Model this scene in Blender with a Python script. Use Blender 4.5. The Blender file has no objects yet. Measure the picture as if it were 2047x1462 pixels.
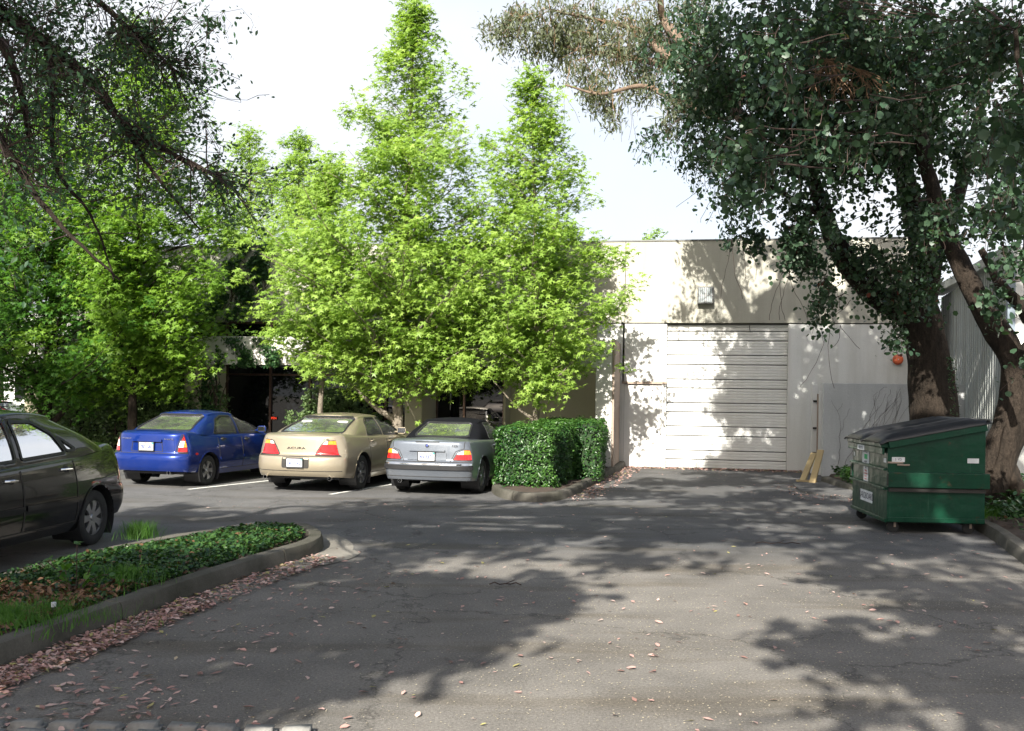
import bpy, bmesh, math, random
import numpy as np
from mathutils import Vector, Matrix, geometry
from mathutils.bvhtree import BVHTree

# ------------------------------------------------------------------ camera, light, exposure
rnd = random.Random(7)
rng = np.random.default_rng(7)
SC = bpy.context.scene
COL = SC.collection
ROLL = 0.014
EYE = 1.8
FPX = 2000.0
HY = 790.0
cam_d = bpy.data.cameras.new("camera"); cam = bpy.data.objects.new("camera", cam_d); COL.objects.link(cam)
cam_d.sensor_width = 36.0; cam_d.lens = FPX / 2047.0 * 36.0
cam_d.shift_y = (HY - 731.0) / 2047.0
cam_d.clip_start = 0.1; cam_d.clip_end = 2000.0
cr, sr = math.cos(ROLL), math.sin(ROLL)
cam.matrix_world = Matrix(((cr, -sr, 0, 0), (0, 0, -1, 0), (sr, cr, 0, EYE), (0, 0, 0, 1)))
SC.camera = cam

SUN_T = Vector((0.30, 0.965, -0.66)).normalized()      # the way sunlight travels
S_EL = math.asin(-SUN_T.z)
world = bpy.data.worlds.new("World"); SC.world = world; world.use_nodes = True
nt = world.node_tree; nt.nodes.clear()
wo = nt.nodes.new("ShaderNodeOutputWorld"); bg = nt.nodes.new("ShaderNodeBackground")
sky = nt.nodes.new("ShaderNodeTexSky"); sky.sky_type = 'NISHITA'; sky.sun_disc = False
sky.sun_elevation = S_EL
sky.sun_rotation = math.atan2(-SUN_T.x, -SUN_T.y)
sky.altitude = 0; sky.air_density = 1.0; sky.dust_density = 4.0; sky.ozone_density = 1.0
bg.inputs[1].default_value = 0.10
# thin bright overcast veil with a few bluer openings over the clear sky
tco = nt.nodes.new("ShaderNodeTexCoord"); vn = nt.nodes.new("ShaderNodeTexNoise"); vn.inputs["Scale"].default_value = 2.2; vn.inputs["Detail"].default_value = 5
vr = nt.nodes.new("ShaderNodeValToRGB"); vr.color_ramp.elements[0].position = 0.34; vr.color_ramp.elements[0].color = (.66, .66, .66, 1); vr.color_ramp.elements[1].position = 0.56
vm = nt.nodes.new("ShaderNodeMix"); vm.data_type = 'RGBA'; vm.inputs[7].default_value = (4.0, 4.15, 4.4, 1)
nt.links.new(tco.outputs["Generated"], vn.inputs["Vector"]); nt.links.new(vn.outputs[0], vr.inputs[0]); 
# the veil thins towards the zenith, where the blue shows through
sz = nt.nodes.new("ShaderNodeSeparateXYZ"); zr_ = nt.nodes.new("ShaderNodeMapRange"); zr_.inputs[1].default_value = .34; zr_.inputs[2].default_value = .62; zr_.inputs[3].default_value = 1.0; zr_.inputs[4].default_value = .08
zm = nt.nodes.new("ShaderNodeMath"); zm.operation = 'MULTIPLY'
nt.links.new(tco.outputs["Generated"], sz.inputs[0]); nt.links.new(sz.outputs[2], zr_.inputs[0]); nt.links.new(zr_.outputs[0], zm.inputs[0]); nt.links.new(vr.outputs[0], zm.inputs[1]); nt.links.new(zm.outputs[0], vm.inputs[0])
nt.links.new(sky.outputs[0], vm.inputs[6]); nt.links.new(vm.outputs[2], bg.inputs[0]); nt.links.new(bg.outputs[0], wo.inputs[0])
sun_d = bpy.data.lights.new("sun", 'SUN'); sun = bpy.data.objects.new("sun", sun_d); COL.objects.link(sun)
sun_d.energy = 5.0; sun_d.angle = math.radians(0.53); sun_d.color = (1.0, 0.95, 0.86)
sun.rotation_euler = SUN_T.to_track_quat('-Z', 'Y').to_euler()
SC.view_settings.view_transform = 'Standard'; SC.view_settings.look = 'None'
SC.view_settings.gamma = 1.0; SC.view_settings.use_curve_mapping = False
SC.view_settings.exposure = 1.42
SC.cycles.max_bounces = 8; SC.cycles.transparent_max_bounces = 12
SC.cycles.use_denoising = True

# ------------------------------------------------------------------ picture geometry
def ray(px, py):
    dx = (px - 1023.5) / FPX; dy = -(py - HY) / FPX
    return dx * cr - dy * sr, dx * sr + dy * cr
def at(px, py, Y):
    a, b = ray(px, py)
    return Vector((a * Y, Y, EYE + b * Y))
def G(px, py, z=0.0):
    a, b = ray(px, py)
    Y = (z - EYE) / b
    return Vector((a * Y, Y, z))

# ------------------------------------------------------------------ helpers
def tag(o, label=None, cat=None, group=None, kind=None):
    if label: o['label'] = label
    if cat: o['category'] = cat
    if group: o['group'] = group
    if kind: o['kind'] = kind
    return o
def empty(name, loc=(0, 0, 0), rz=0.0, parent=None):
    o = bpy.data.objects.new(name, None); COL.objects.link(o)
    o.location = loc; o.rotation_euler = (0, 0, rz); o.empty_display_size = 0.2
    if parent: o.parent = parent
    return o
def mesh_obj(name, me, mat, parent=None, smooth=False):
    o = bpy.data.objects.new(name, me); COL.objects.link(o)
    if mat is not None:
        for m in (mat if isinstance(mat, (list, tuple)) else [mat]): me.materials.append(m)
    if smooth: me.shade_smooth()
    if parent: o.parent = parent
    return o
def np_mesh(name, V, F, loops=None):
    """V (n,3); F (m,k) int"""
    me = bpy.data.meshes.new(name)
    V = np.asarray(V, np.float32); F = np.asarray(F, np.int32)
    m, k = F.shape
    me.vertices.add(len(V)); me.vertices.foreach_set("co", V.ravel())
    me.loops.add(m * k); me.loops.foreach_set("vertex_index", F.ravel())
    me.polygons.add(m); me.polygons.foreach_set("loop_start", np.arange(0, m * k, k, dtype=np.int32))
    me.update(calc_edges=True)
    return me
class MB:
    """collects shapes into one mesh"""
    def __init__(s): s.v = []; s.f = []; s.mi = []; s.m = 0
    def add(s, V, F):
        b = len(s.v); s.v += [tuple(p) for p in V]; s.f += [tuple(b + i for i in f) for f in F]; s.mi += [s.m] * len(F)
    def box(s, c, d, rz=0.0, M=None):
        x, y, z = d[0] / 2, d[1] / 2, d[2] / 2
        P = [Vector((a * x, b * y, e * z)) for a in (-1, 1) for b in (-1, 1) for e in (-1, 1)]
        R = M if M is not None else Matrix.Rotation(rz, 3, 'Z')
        P = [R @ p + Vector(c) for p in P]
        s.add(P, [(0, 1, 3, 2), (4, 6, 7, 5), (0, 4, 5, 1), (2, 3, 7, 6), (0, 2, 6, 4), (1, 5, 7, 3)])
    def prism(s, pts, z0, z1):
        n = len(pts)
        P = [(p[0], p[1], z0) for p in pts] + [(p[0], p[1], z1) for p in pts]
        s.add(P, [tuple(range(n - 1, -1, -1)), tuple(range(n, 2 * n))] + [(i, (i + 1) % n, n + (i + 1) % n, n + i) for i in range(n)])
    def tube(s, pts, rad, seg=8, cap=True):
        pts = [Vector(p) for p in pts]; n = len(pts)
        if not hasattr(rad, '__len__'): rad = [rad] * n
        ref = Vector((0.3, 0.2, 1)).normalized(); V = []
        for i, p in enumerate(pts):
            t = (pts[min(i + 1, n - 1)] - pts[max(i - 1, 0)])
            if t.length < 1e-9: t = Vector((0, 0, 1))
            t.normalize()
            a = t.cross(ref)
            if a.length < 0.05: a = t.cross(Vector((1, 0, 0)))
            a.normalize(); b = t.cross(a)
            for k in range(seg):
                g = 2 * math.pi * k / seg
                V.append(p + (a * math.cos(g) + b * math.sin(g)) * rad[i])
        F = [(i * seg + k, i * seg + (k + 1) % seg, (i + 1) * seg + (k + 1) % seg, (i + 1) * seg + k) for i in range(n - 1) for k in range(seg)]
        if cap: F += [tuple(range(seg - 1, -1, -1)), tuple((n - 1) * seg + k for k in range(seg))]
        s.add(V, F)
    def lathe(s, prof, seg=24, M=None, closed=False):
        """prof [(r, h)], axis +Z, M 4x4"""
        n = len(prof); V = []
        for r, h in prof:
            for k in range(seg):
                g = 2 * math.pi * k / seg
                p = Vector((r * math.cos(g), r * math.sin(g), h)); V.append(M @ p if M else p)
        F = [(i * seg + k, i * seg + (k + 1) % seg, (i + 1) * seg + (k + 1) % seg, (i + 1) * seg + k) for i in range(n - 1) for k in range(seg)]
        if closed: F += [((n - 1) * seg + k, (n - 1) * seg + (k + 1) % seg, (k + 1) % seg, k) for k in range(seg)]
        s.add(V, F)
    def build(s, name, mat, parent=None, smooth=False, bevel=0.0):
        me = bpy.data.meshes.new(name); me.from_pydata(s.v, [], s.f)
        if isinstance(mat, (list, tuple)): me.polygons.foreach_set("material_index", s.mi)
        me.update()
        o = mesh_obj(name, me, mat, parent)
        if smooth:
            me.shade_smooth()
            try: me.set_sharp_from_angle(angle=math.radians(40))
            except Exception: pass
        if bevel > 0:
            b = o.modifiers.new("bevel", 'BEVEL'); b.width = bevel; b.segments = 2; b.limit_method = 'ANGLE'
        return o

# ------------------------------------------------------------------ materials
def newmat(name):
    m = bpy.data.materials.new(name); m.use_nodes = True
    return m, m.node_tree, m.node_tree.nodes["Principled BSDF"]
def N(t, typ, **kw):
    n = t.nodes.new(typ)
    for k, v in kw.items():
        if k.startswith('i_'): n.inputs[k[2:].replace('_', ' ')].default_value = v
        else: setattr(n, k, v)
    return n
def ramp(t, stops):
    r = t.nodes.new("ShaderNodeValToRGB"); e = r.color_ramp.elements
    while len(e) > 1: e.remove(e[0])
    e[0].position = stops[0][0]; e[0].color = (*stops[0][1], 1)
    for p, c in stops[1:]:
        q = e.new(p); q.color = (*c, 1)
    return r
def noise(t, scale, detail=4, rough=0.55, coord=None, scl=None):
    n = N(t, "ShaderNodeTexNoise"); n.inputs["Scale"].default_value = scale
    n.inputs["Detail"].default_value = detail; n.inputs["Roughness"].default_value = rough
    co = coord or t.nodes.new("ShaderNodeTexCoord").outputs["Object"]
    if scl:
        mp = t.nodes.new("ShaderNodeMapping"); mp.inputs["Scale"].default_value = scl
        t.links.new(co, mp.inputs[0]); co = mp.outputs[0]
    t.links.new(co, n.inputs["Vector"])
    return n
def bump(t, b, src, strength=0.3, dist=0.02):
    bp = t.nodes.new("ShaderNodeBump"); bp.inputs["Strength"].default_value = strength; bp.inputs["Distance"].default_value = dist
    t.links.new(src, bp.inputs["Height"]); t.links.new(bp.outputs[0], b.inputs["Normal"]); return bp
def mixc(t, fac, a, b, mode='MIX'):
    m = t.nodes.new("ShaderNodeMix"); m.data_type = 'RGBA'; m.blend_type = mode
    for s, v in ((0, fac), (6, a), (7, b)):
        if isinstance(v, (int, float)): m.inputs[s].default_value = v
        elif isinstance(v, tuple): m.inputs[s].default_value = (*v, 1) if len(v) == 3 else v
        else: t.links.new(v, m.inputs[s])
    return m.outputs[2]
def simple(name, col, rough=0.6, metal=0.0, var=0.15, scale=6.0, spec=0.5, coat=0.0, bmp=0.0, scl=None):
    m, t, b = newmat(name)
    n = noise(t, scale, 5, scl=scl)
    a = tuple(c * (1 - var) for c in col); c2 = tuple(min(1, c * (1 + var)) for c in col)
    r = ramp(t, [(0.3, a), (0.7, c2)]); t.links.new(n.outputs[0], r.inputs[0]); t.links.new(r.outputs[0], b.inputs["Base Color"])
    b.inputs["Roughness"].default_value = rough; b.inputs["Metallic"].default_value = metal
    b.inputs["Specular IOR Level"].default_value = spec
    b.inputs["Coat Weight"].default_value = coat; b.inputs["Coat Roughness"].default_value = 0.03
    if bmp: bump(t, b, n.outputs[0], bmp, 0.02)
    return m
def stained(name, col, dirt, scale=0.5, rough=0.85, bmp=0.25, streak=0.35, fine=0.12):
    """painted concrete: broad mottling, vertical rain streaks, fine grain"""
    m, t, b = newmat(name)
    big = noise(t, scale, 6, 0.6); fin = noise(t, 45, 4, 0.6); st = noise(t, 2.2, 5, 0.6, scl=(1.6, 1.6, 0.12))
    r1 = ramp(t, [(0.42, (0, 0, 0)), (0.75, (1, 1, 1))]); t.links.new(st.outputs[0], r1.inputs[0])
    r2 = ramp(t, [(0.35, (0, 0, 0)), (0.8, (1, 1, 1))]); t.links.new(big.outputs[0], r2.inputs[0])
    mul = N(t, "ShaderNodeMath", operation='MULTIPLY'); t.links.new(r1.outputs[0], mul.inputs[0]); mul.inputs[1].default_value = streak
    c = mixc(t, mul.outputs[0], col, dirt)
    mul2 = N(t, "ShaderNodeMath", operation='MULTIPLY'); t.links.new(r2.outputs[0], mul2.inputs[0]); mul2.inputs[1].default_value = 0.35
    c = mixc(t, mul2.outputs[0], c, dirt)
    rf = ramp(t, [(0.3, (1 - fine,) * 3), (0.7, (1 + fine,) * 3)]); t.links.new(fin.outputs[0], rf.inputs[0])
    c = mixc(t, 1.0, c, rf.outputs[0], 'MULTIPLY')
    t.links.new(c, b.inputs["Base Color"]); b.inputs["Roughness"].default_value = rough
    b.inputs["Specular IOR Level"].default_value = 0.25
    bump(t, b, fin.outputs[0], bmp, 0.01)
    return m
def leafmat(name, dark, light, trans=0.45, rough=0.45, odd=None, oddp=0.0, spec=0.4):
    m, t, b = newmat(name)
    a = N(t, "ShaderNodeAttribute", attribute_name="rnd")
    stops = [(0.0, dark), (1.0 - oddp if odd else 1.0, light)]
    if name == "fallen_leaf": stops = [(0.0, dark), (.2, (.33, .18, .155)), (.6, (.46, .29, .255)), (.92, light)]
    if odd: stops += [(min(0.999, 1.001 - oddp), odd)]
    r = ramp(t, stops); t.links.new(a.outputs["Fac"], r.inputs[0])
    t.links.new(r.outputs[0], b.inputs["Base Color"]); b.inputs["Roughness"].default_value = rough
    b.inputs["Specular IOR Level"].default_value = spec
    tr = t.nodes.new("ShaderNodeBsdfTranslucent"); mx = t.nodes.new("ShaderNodeMixShader"); mx.inputs[0].default_value = trans
    c = mixc(t, 1.0, r.outputs[0], (1.3, 1.35, 0.6), 'MULTIPLY'); t.links.new(c, tr.inputs[0])
    t.links.new(b.outputs[0], mx.inputs[1]); t.links.new(tr.outputs[0], mx.inputs[2])
    t.links.new(mx.outputs[0], t.nodes["Material Output"].inputs[0])
    return m
def glassmat(name, tint=(0.35, 0.4, 0.38), ior=1.5):
    m = bpy.data.materials.new(name); m.use_nodes = True; t = m.node_tree; t.nodes.clear()
    o = t.nodes.new("ShaderNodeOutputMaterial"); tr = t.nodes.new("ShaderNodeBsdfTransparent"); gl = t.nodes.new("ShaderNodeBsdfGlossy")
    fr = t.nodes.new("ShaderNodeFresnel"); fr.inputs[0].default_value = ior; mx = t.nodes.new("ShaderNodeMixShader")
    n = noise(t, 3, 2); r = ramp(t, [(0.3, tuple(c * 0.92 for c in tint)), (0.7, tint)])
    t.links.new(n.outputs[0], r.inputs[0]); t.links.new(r.outputs[0], tr.inputs[0])
    gl.inputs["Roughness"].default_value = 0.015
    t.links.new(fr.outputs[0], mx.inputs[0]); t.links.new(tr.outputs[0], mx.inputs[1]); t.links.new(gl.outputs[0], mx.inputs[2])
    df = t.nodes.new('ShaderNodeBsdfDiffuse'); df.inputs[0].default_value = (.42, .43, .42, 1); m2 = t.nodes.new('ShaderNodeMixShader')
    n2 = noise(t, 1.5, 4); r2 = ramp(t, [(0.3, (.05,) * 3), (0.75, (.16,) * 3)]); t.links.new(n2.outputs[0], r2.inputs[0]); t.links.new(r2.outputs[0], m2.inputs[0])
    t.links.new(mx.outputs[0], m2.inputs[1]); t.links.new(df.outputs[0], m2.inputs[2])
    t.links.new(m2.outputs[0], o.inputs[0]); return m
def paint(name, col, metal=0.35, rough=0.35, dust=0.12):
    m, t, b = newmat(name)
    n = noise(t, 2.0, 5, 0.65); f = noise(t, 400, 2)
    r = ramp(t, [(0.45, (0, 0, 0)), (0.8, (dust, dust, dust))]); t.links.new(n.outputs[0], r.inputs[0])
    c = mixc(t, r.outputs[0], col, (0.32, 0.29, 0.24))
    t.links.new(c, b.inputs["Base Color"])
    b.inputs["Metallic"].default_value = metal; b.inputs["Roughness"].default_value = rough
    b.inputs["Coat Weight"].default_value = 0.8; b.inputs["Specular IOR Level"].default_value = 0.15
    rr = ramp(t, [(0.4, (0.02,) * 3), (0.8, (0.10,) * 3)]); t.links.new(n.outputs[0], rr.inputs[0]); t.links.new(rr.outputs[0], b.inputs["Coat Roughness"])
    bump(t, b, f.outputs[0], 0.02, 0.001)
    return m

M = {}
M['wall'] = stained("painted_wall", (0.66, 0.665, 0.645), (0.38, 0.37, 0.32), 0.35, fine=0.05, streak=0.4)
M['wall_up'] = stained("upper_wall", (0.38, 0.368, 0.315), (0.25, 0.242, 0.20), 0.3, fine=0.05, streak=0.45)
M['khaki'] = stained("khaki_wall", (0.42, 0.385, 0.27), (0.32, 0.29, 0.20), 0.5, fine=0.04, streak=0.2)
M['beam'] = stained("pale_beam", (0.60, 0.59, 0.56), (0.38, 0.36, 0.32), 0.5, fine=0.05)
M['encl'] = stained("grey_enclosure", (0.50, 0.51, 0.51), (0.33, 0.33, 0.32), 0.8, fine=0.08, streak=0.4)
M['wood_old'] = stained("weathered_wood", (0.34, 0.27, 0.22), (0.18, 0.14, 0.11), 2.0)
M['black'] = simple("black_void", (0.012, 0.012, 0.013), 0.7)
M['doorw'] = stained("white_door_paint", (0.68, 0.68, 0.66), (0.4, 0.38, 0.33), 0.9, rough=0.55, streak=0.35, fine=0.03, bmp=0.05)
M['rollw'] = stained("white_rib_metal", (0.72, 0.72, 0.70), (0.42, 0.41, 0.38), 0.8, rough=0.45, streak=0.25, fine=0.03, bmp=0.05)
M['groove'] = simple("dark_joint", (0.03, 0.028, 0.025), 0.9)
M['mull'] = simple("bronze_frame", (0.06, 0.035, 0.025), 0.35, 0.6)
M['orange'] = simple("orange_bell", (0.62, 0.13, 0.05), 0.45)
M['steel'] = simple("brushed_steel", (0.45, 0.45, 0.45), 0.35, 0.9)
M['grey_metal'] = simple("grey_housing", (0.11, 0.11, 0.105), 0.5, 0.3)
M['lens'] = simple("prismatic_lens", (0.30, 0.33, 0.34), 0.15, 0.0, 0.25, 60, coat=0.5)
M['siding'] = stained("corrugated_siding", (0.40, 0.42, 0.41), (0.22, 0.21, 0.17), 0.6, rough=0.5, streak=0.8)
M['lumber'] = simple("yellow_lumber", (0.40, 0.30, 0.15), 0.7, var=0.2, scale=4, scl=(1, 1, 0.15))
M['rubber'] = simple("tyre_rubber", (0.018, 0.018, 0.018), 0.85, var=0.3)
M['trim'] = simple("black_trim", (0.015, 0.015, 0.016), 0.5)
M['darkcloth'] = simple("dark_upholstery", (0.06, 0.058, 0.055), 0.9)
M['greycloth'] = simple("grey_upholstery", (0.30, 0.29, 0.27), 0.9)
M['shelf'] = simple("parcel_shelf", (0.34, 0.33, 0.31), 0.9)
M['rim'] = simple("alloy_rim", (0.42, 0.42, 0.43), 0.3, 0.85)
M['chrome'] = simple("chrome", (0.7, 0.7, 0.7), 0.08, 1.0, 0.05)
M['red'] = simple("red_lens", (0.45, 0.008, 0.008), 0.12, coat=1.0, var=0.35, scale=30)
M['amber'] = simple("amber_lens", (0.75, 0.22, 0.015), 0.12, coat=1.0, var=0.25, scale=30)
M['clear'] = simple("clear_lens", (0.62, 0.62, 0.6), 0.12, coat=1.0, var=0.3, scale=30)
M['plate'] = simple("plate_white", (0.50, 0.51, 0.54), 0.4)
M['plateblue'] = simple("plate_blue", (0.04, 0.06, 0.22), 0.5)
M['platered'] = simple("plate_red", (0.5, 0.05, 0.04), 0.5)
M['sticker'] = simple("plate_sticker", (0.02, 0.35, 0.28), 0.5)
M['carglass'] = glassmat("car_glass", (0.45, 0.48, 0.47), 1.7)
M['softtop'] = simple("black_canvas", (0.005, 0.0055, 0.007), 1.0, spec=0.08, var=0.2, scale=40, bmp=0.2)
def rusty(m):
    t = m.node_tree; b = t.nodes["Principled BSDF"]; src = b.inputs["Base Color"].links[0].from_socket
    n = noise(t, 7, 8, 0.75); r = ramp(t, [(0.60, (0, 0, 0)), (0.68, (.85, .85, .85))]); t.links.new(n.outputs[0], r.inputs[0])
    n2 = noise(t, 3.0, 6, 0.7, scl=(14, 1, .3)); r2 = ramp(t, [(0.62, (0, 0, 0)), (0.70, (.35, .35, .35))]); t.links.new(n2.outputs[0], r2.inputs[0])
    c = mixc(t, r.outputs[0], src, (0.075, 0.035, 0.018)); c = mixc(t, r2.outputs[0], c, (.10, .16, .12))
    t.links.new(c, b.inputs["Base Color"]); big = noise(t, 2.2, 3); bump(t, b, big.outputs[0], .5, .05)
M['green'] = stained("green_steel", (0.003, 0.046, 0.023), (0.005, 0.022, 0.013), 1.2, rough=0.35, streak=0.5, fine=0.12, bmp=0.15)
rusty(M['green'])
M['lid'] = simple("black_plastic_lid", (0.016, 0.016, 0.017), 0.5, var=0.3, scale=3)
M['label'] = simple("paper_label", (0.6, 0.61, 0.62), 0.6)
M['white'] = simple("white_paint_line", (0.62, 0.62, 0.58), 0.7, var=0.25, scale=12)
M['ink'] = simple("ink", (0.03, 0.03, 0.06), 0.6)
M['inkred'] = simple("ink_red", (0.5, 0.06, 0.03), 0.6)
M['winglass'] = simple("tinted_window", (0.004, 0.005, 0.006), 0.02, var=0.1, spec=0.5)
M['winglass'].node_tree.nodes["Principled BSDF"].inputs["IOR"].default_value = 1.45
M['soil'] = simple("dark_soil", (0.045, 0.03, 0.02), 0.95, var=0.4, scale=14, bmp=0.8)
M['stone'] = simple("grey_stone", (0.20, 0.195, 0.18), 0.8, var=0.3, scale=12, bmp=0.5)

def concrete_mat(name, col, lo):
    m, t, b = newmat(name)
    big = noise(t, 1.1, 7, 0.65); fin = noise(t, 70, 5, 0.7)
    r = ramp(t, [(0.3, lo), (0.62, col), (0.85, tuple(c * 1.15 for c in col))]); t.links.new(big.outputs[0], r.inputs[0])
    rf = ramp(t, [(0.25, (0.75,) * 3), (0.75, (1.2,) * 3)]); t.links.new(fin.outputs[0], rf.inputs[0])
    c = mixc(t, 1.0, r.outputs[0], rf.outputs[0], 'MULTIPLY'); t.links.new(c, b.inputs["Base Color"])
    b.inputs["Roughness"].default_value = 0.9; b.inputs["Specular IOR Level"].default_value = 0.2
    bump(t, b, fin.outputs[0], 0.5, 0.01); return m
M['kerb'] = concrete_mat("kerb_concrete", (0.12, 0.112, 0.095), (0.04, 0.04, 0.028))
M['apron'] = concrete_mat("apron_concrete", (0.24, 0.225, 0.195), (0.13, 0.12, 0.10))

def asphalt_mat():
    m, t, b = newmat("asphalt")
    co = t.nodes.new("ShaderNodeTexCoord").outputs["Object"]
    big = noise(t, 0.16, 6, 0.6, co); mid = noise(t, 1.3, 6, 0.65, co); fin = noise(t, 55, 4, 0.75, co); gr = noise(t, 190, 2, 0.6, co)
    r = ramp(t, [(0.32, (0.130, 0.122, 0.110)), (0.55, (0.180, 0.168, 0.150)), (0.75, (0.230, 0.214, 0.189))]); t.links.new(big.outputs[0], r.inputs[0])
    rm = ramp(t, [(0.3, (0.78, 0.78, 0.78)), (0.7, (1.15, 1.15, 1.15))]); t.links.new(mid.outputs[0], rm.inputs[0])
    rf = ramp(t, [(0.28, (0.45,) * 3), (0.5, (0.95,) * 3), (0.72, (1.6,) * 3)]); t.links.new(fin.outputs[0], rf.inputs[0])
    rg = ramp(t, [(0.35, (0.7,) * 3), (0.7, (1.35,) * 3)]); t.links.new(gr.outputs[0], rg.inputs[0])
    c = mixc(t, 1.0, r.outputs[0], rm.outputs[0], 'MULTIPLY'); c = mixc(t, 0.8, c, rf.outputs[0], 'MULTIPLY'); c = mixc(t, 0.8, c, rg.outputs[0], 'MULTIPLY')
    # darker and bluer tone from the parking aisle onwards, and damp brownish swirls nearer
    sx = t.nodes.new("ShaderNodeSeparateXYZ"); t.links.new(co, sx.inputs[0])
    wv = noise(t, 0.9, 5, 0.6, co)
    ad = N(t, "ShaderNodeMath", operation='MULTIPLY_ADD'); t.links.new(wv.outputs[0], ad.inputs[0]); ad.inputs[1].default_value = 1.6
    t.links.new(sx.outputs[1], ad.inputs[2])
    mr = N(t, "ShaderNodeMapRange"); mr.inputs[1].default_value = 11.6; mr.inputs[2].default_value = 12.8; t.links.new(ad.outputs[0], mr.inputs[0])
    c = mixc(t, mr.outputs[0], c, mixc(t, 1.0, c, (0.66, 0.70, 0.77), 'MULTIPLY'))
    sw = noise(t, 0.55, 5, 0.6, co, scl=(0.5, 2.4, 1)); rs = ramp(t, [(0.52, (0, 0, 0)), (0.66, (0.7, 0.7, 0.7))]); t.links.new(sw.outputs[0], rs.inputs[0])
    c = mixc(t, rs.outputs[0], c, mixc(t, 1.0, c, (0.66, 0.60, 0.50), 'MULTIPLY'))
    oi = noise(t, 1.9, 3, 0.5, co); ro = ramp(t, [(0.66, (0, 0, 0)), (0.74, (.6, .6, .6))]); t.links.new(oi.outputs[0], ro.inputs[0])
    c = mixc(t, ro.outputs[0], c, (0.03, 0.028, 0.026))
    vo = N(t, "ShaderNodeTexVoronoi", feature='DISTANCE_TO_EDGE'); vo.inputs["Scale"].default_value = 0.33
    wob = noise(t, 1.6, 5, 0.7, co); va = t.nodes.new("ShaderNodeVectorMath"); va.operation = 'MULTIPLY_ADD'
    t.links.new(wob.outputs[1], va.inputs[0]); va.inputs[1].default_value = (1.2, 1.2, 0); t.links.new(co, va.inputs[2]); t.links.new(va.outputs[0], vo.inputs["Vector"])
    rc = ramp(t, [(0.0, (0.35,) * 3), (0.006, (1, 1, 1))]); t.links.new(vo.outputs["Distance"], rc.inputs[0])
    c = mixc(t, 0.8, c, rc.outputs[0], 'MULTIPLY')
    t.links.new(c, b.inputs["Base Color"]); b.inputs["Roughness"].default_value = 0.86; b.inputs["Specular IOR Level"].default_value = 0.3
    add = N(t, "ShaderNodeMath", operation='ADD'); t.links.new(fin.outputs[0], add.inputs[0]); t.links.new(gr.outputs[0], add.inputs[1])
    bump(t, b, add.outputs[0], 0.6, 0.012)
    return m
M['asphalt'] = asphalt_mat()
def bark_mat(name, c0, c1, scale=5, strength=1.0):
    m, t, b = newmat(name)
    n = noise(t, scale, 8, 0.7, scl=(1.6, 1.6, 0.4)); n2 = noise(t, scale * 5, 5, 0.7, scl=(1.3, 1.3, 0.5))
    r = ramp(t, [(0.3, c0), (0.7, c1)]); t.links.new(n.outputs[0], r.inputs[0])
    rf = ramp(t, [(0.25, (0.6,) * 3), (0.75, (1.3,) * 3)]); t.links.new(n2.outputs[0], rf.inputs[0])
    c = mixc(t, 1.0, r.outputs[0], rf.outputs[0], 'MULTIPLY'); t.links.new(c, b.inputs["Base Color"])
    b.inputs["Roughness"].default_value = 0.95; b.inputs["Specular IOR Level"].default_value = 0.15
    ad = N(t, "ShaderNodeMath", operation='ADD'); t.links.new(n.outputs[0], ad.inputs[0]); t.links.new(n2.outputs[0], ad.inputs[1])
    bump(t, b, ad.outputs[0], strength, 0.06); return m
M['bark_dark'] = bark_mat("dark_bark", (0.012, 0.010, 0.008), (0.055, 0.042, 0.032))
M['bark_grey'] = bark_mat("grey_bark", (0.12, 0.10, 0.075), (0.27, 0.235, 0.19), 6, 0.6)
M['bark_tan'] = bark_mat("tan_bark", (0.10, 0.07, 0.05), (0.24, 0.18, 0.135), 4, 0.5)
M['twig'] = simple("twig_bark", (0.045, 0.028, 0.022), 0.9)
M['twig_tan'] = simple("tan_twig", (0.22, 0.135, 0.08), 0.9)
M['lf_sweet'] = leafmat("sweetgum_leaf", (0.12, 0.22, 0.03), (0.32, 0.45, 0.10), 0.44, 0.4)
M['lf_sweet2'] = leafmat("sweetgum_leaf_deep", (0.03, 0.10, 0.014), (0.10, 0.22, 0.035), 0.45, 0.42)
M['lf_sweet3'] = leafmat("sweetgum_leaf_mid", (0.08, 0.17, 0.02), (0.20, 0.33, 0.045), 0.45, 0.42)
M['lf_euc'] = leafmat("gum_leaf", (0.016, 0.042, 0.024), (0.065, 0.115, 0.062), 0.3, 0.42, (0.12, 0.045, 0.03), 0.02)
M['lf_euc_red'] = leafmat("gum_leaf_reddish", (0.016, 0.045, 0.025), (0.07, 0.12, 0.065), 0.3, 0.42, (0.15, 0.04, 0.03), 0.10)
M['lf_olive'] = leafmat("olive_gum_leaf", (0.07, 0.09, 0.05), (0.19, 0.21, 0.14), 0.35, 0.5)
M['lf_dark'] = leafmat("dark_small_leaf", (0.02, 0.06, 0.03), (0.07, 0.13, 0.06), 0.3, 0.45)
M['lf_hedge'] = leafmat("hedge_leaf", (0.014, 0.055, 0.013), (0.075, 0.165, 0.03), 0.25, 0.35)
M['lf_ivy'] = leafmat("ivy_leaf", (0.018, 0.055, 0.022), (0.06, 0.13, 0.04), 0.2, 0.35)
M['lf_shrub'] = leafmat("shrub_leaf", (0.05, 0.10, 0.03), (0.17, 0.24, 0.10), 0.25, 0.4)
M['lf_ground'] = leafmat("ground_cover_leaf", (0.009, 0.036, 0.011), (0.05, 0.11, 0.022), 0.25, 0.4, (0.11, 0.06, 0.028), 0.05)
M['grass'] = leafmat("grass_blade", (0.03, 0.10, 0.015), (0.10, 0.22, 0.035), 0.4, 0.5)
M['fallen'] = leafmat("fallen_leaf", (0.17, 0.10, 0.08), (0.56, 0.42, 0.37), 0.1, 0.7, (0.32, 0.29, 0.11), 0.08)
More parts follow.
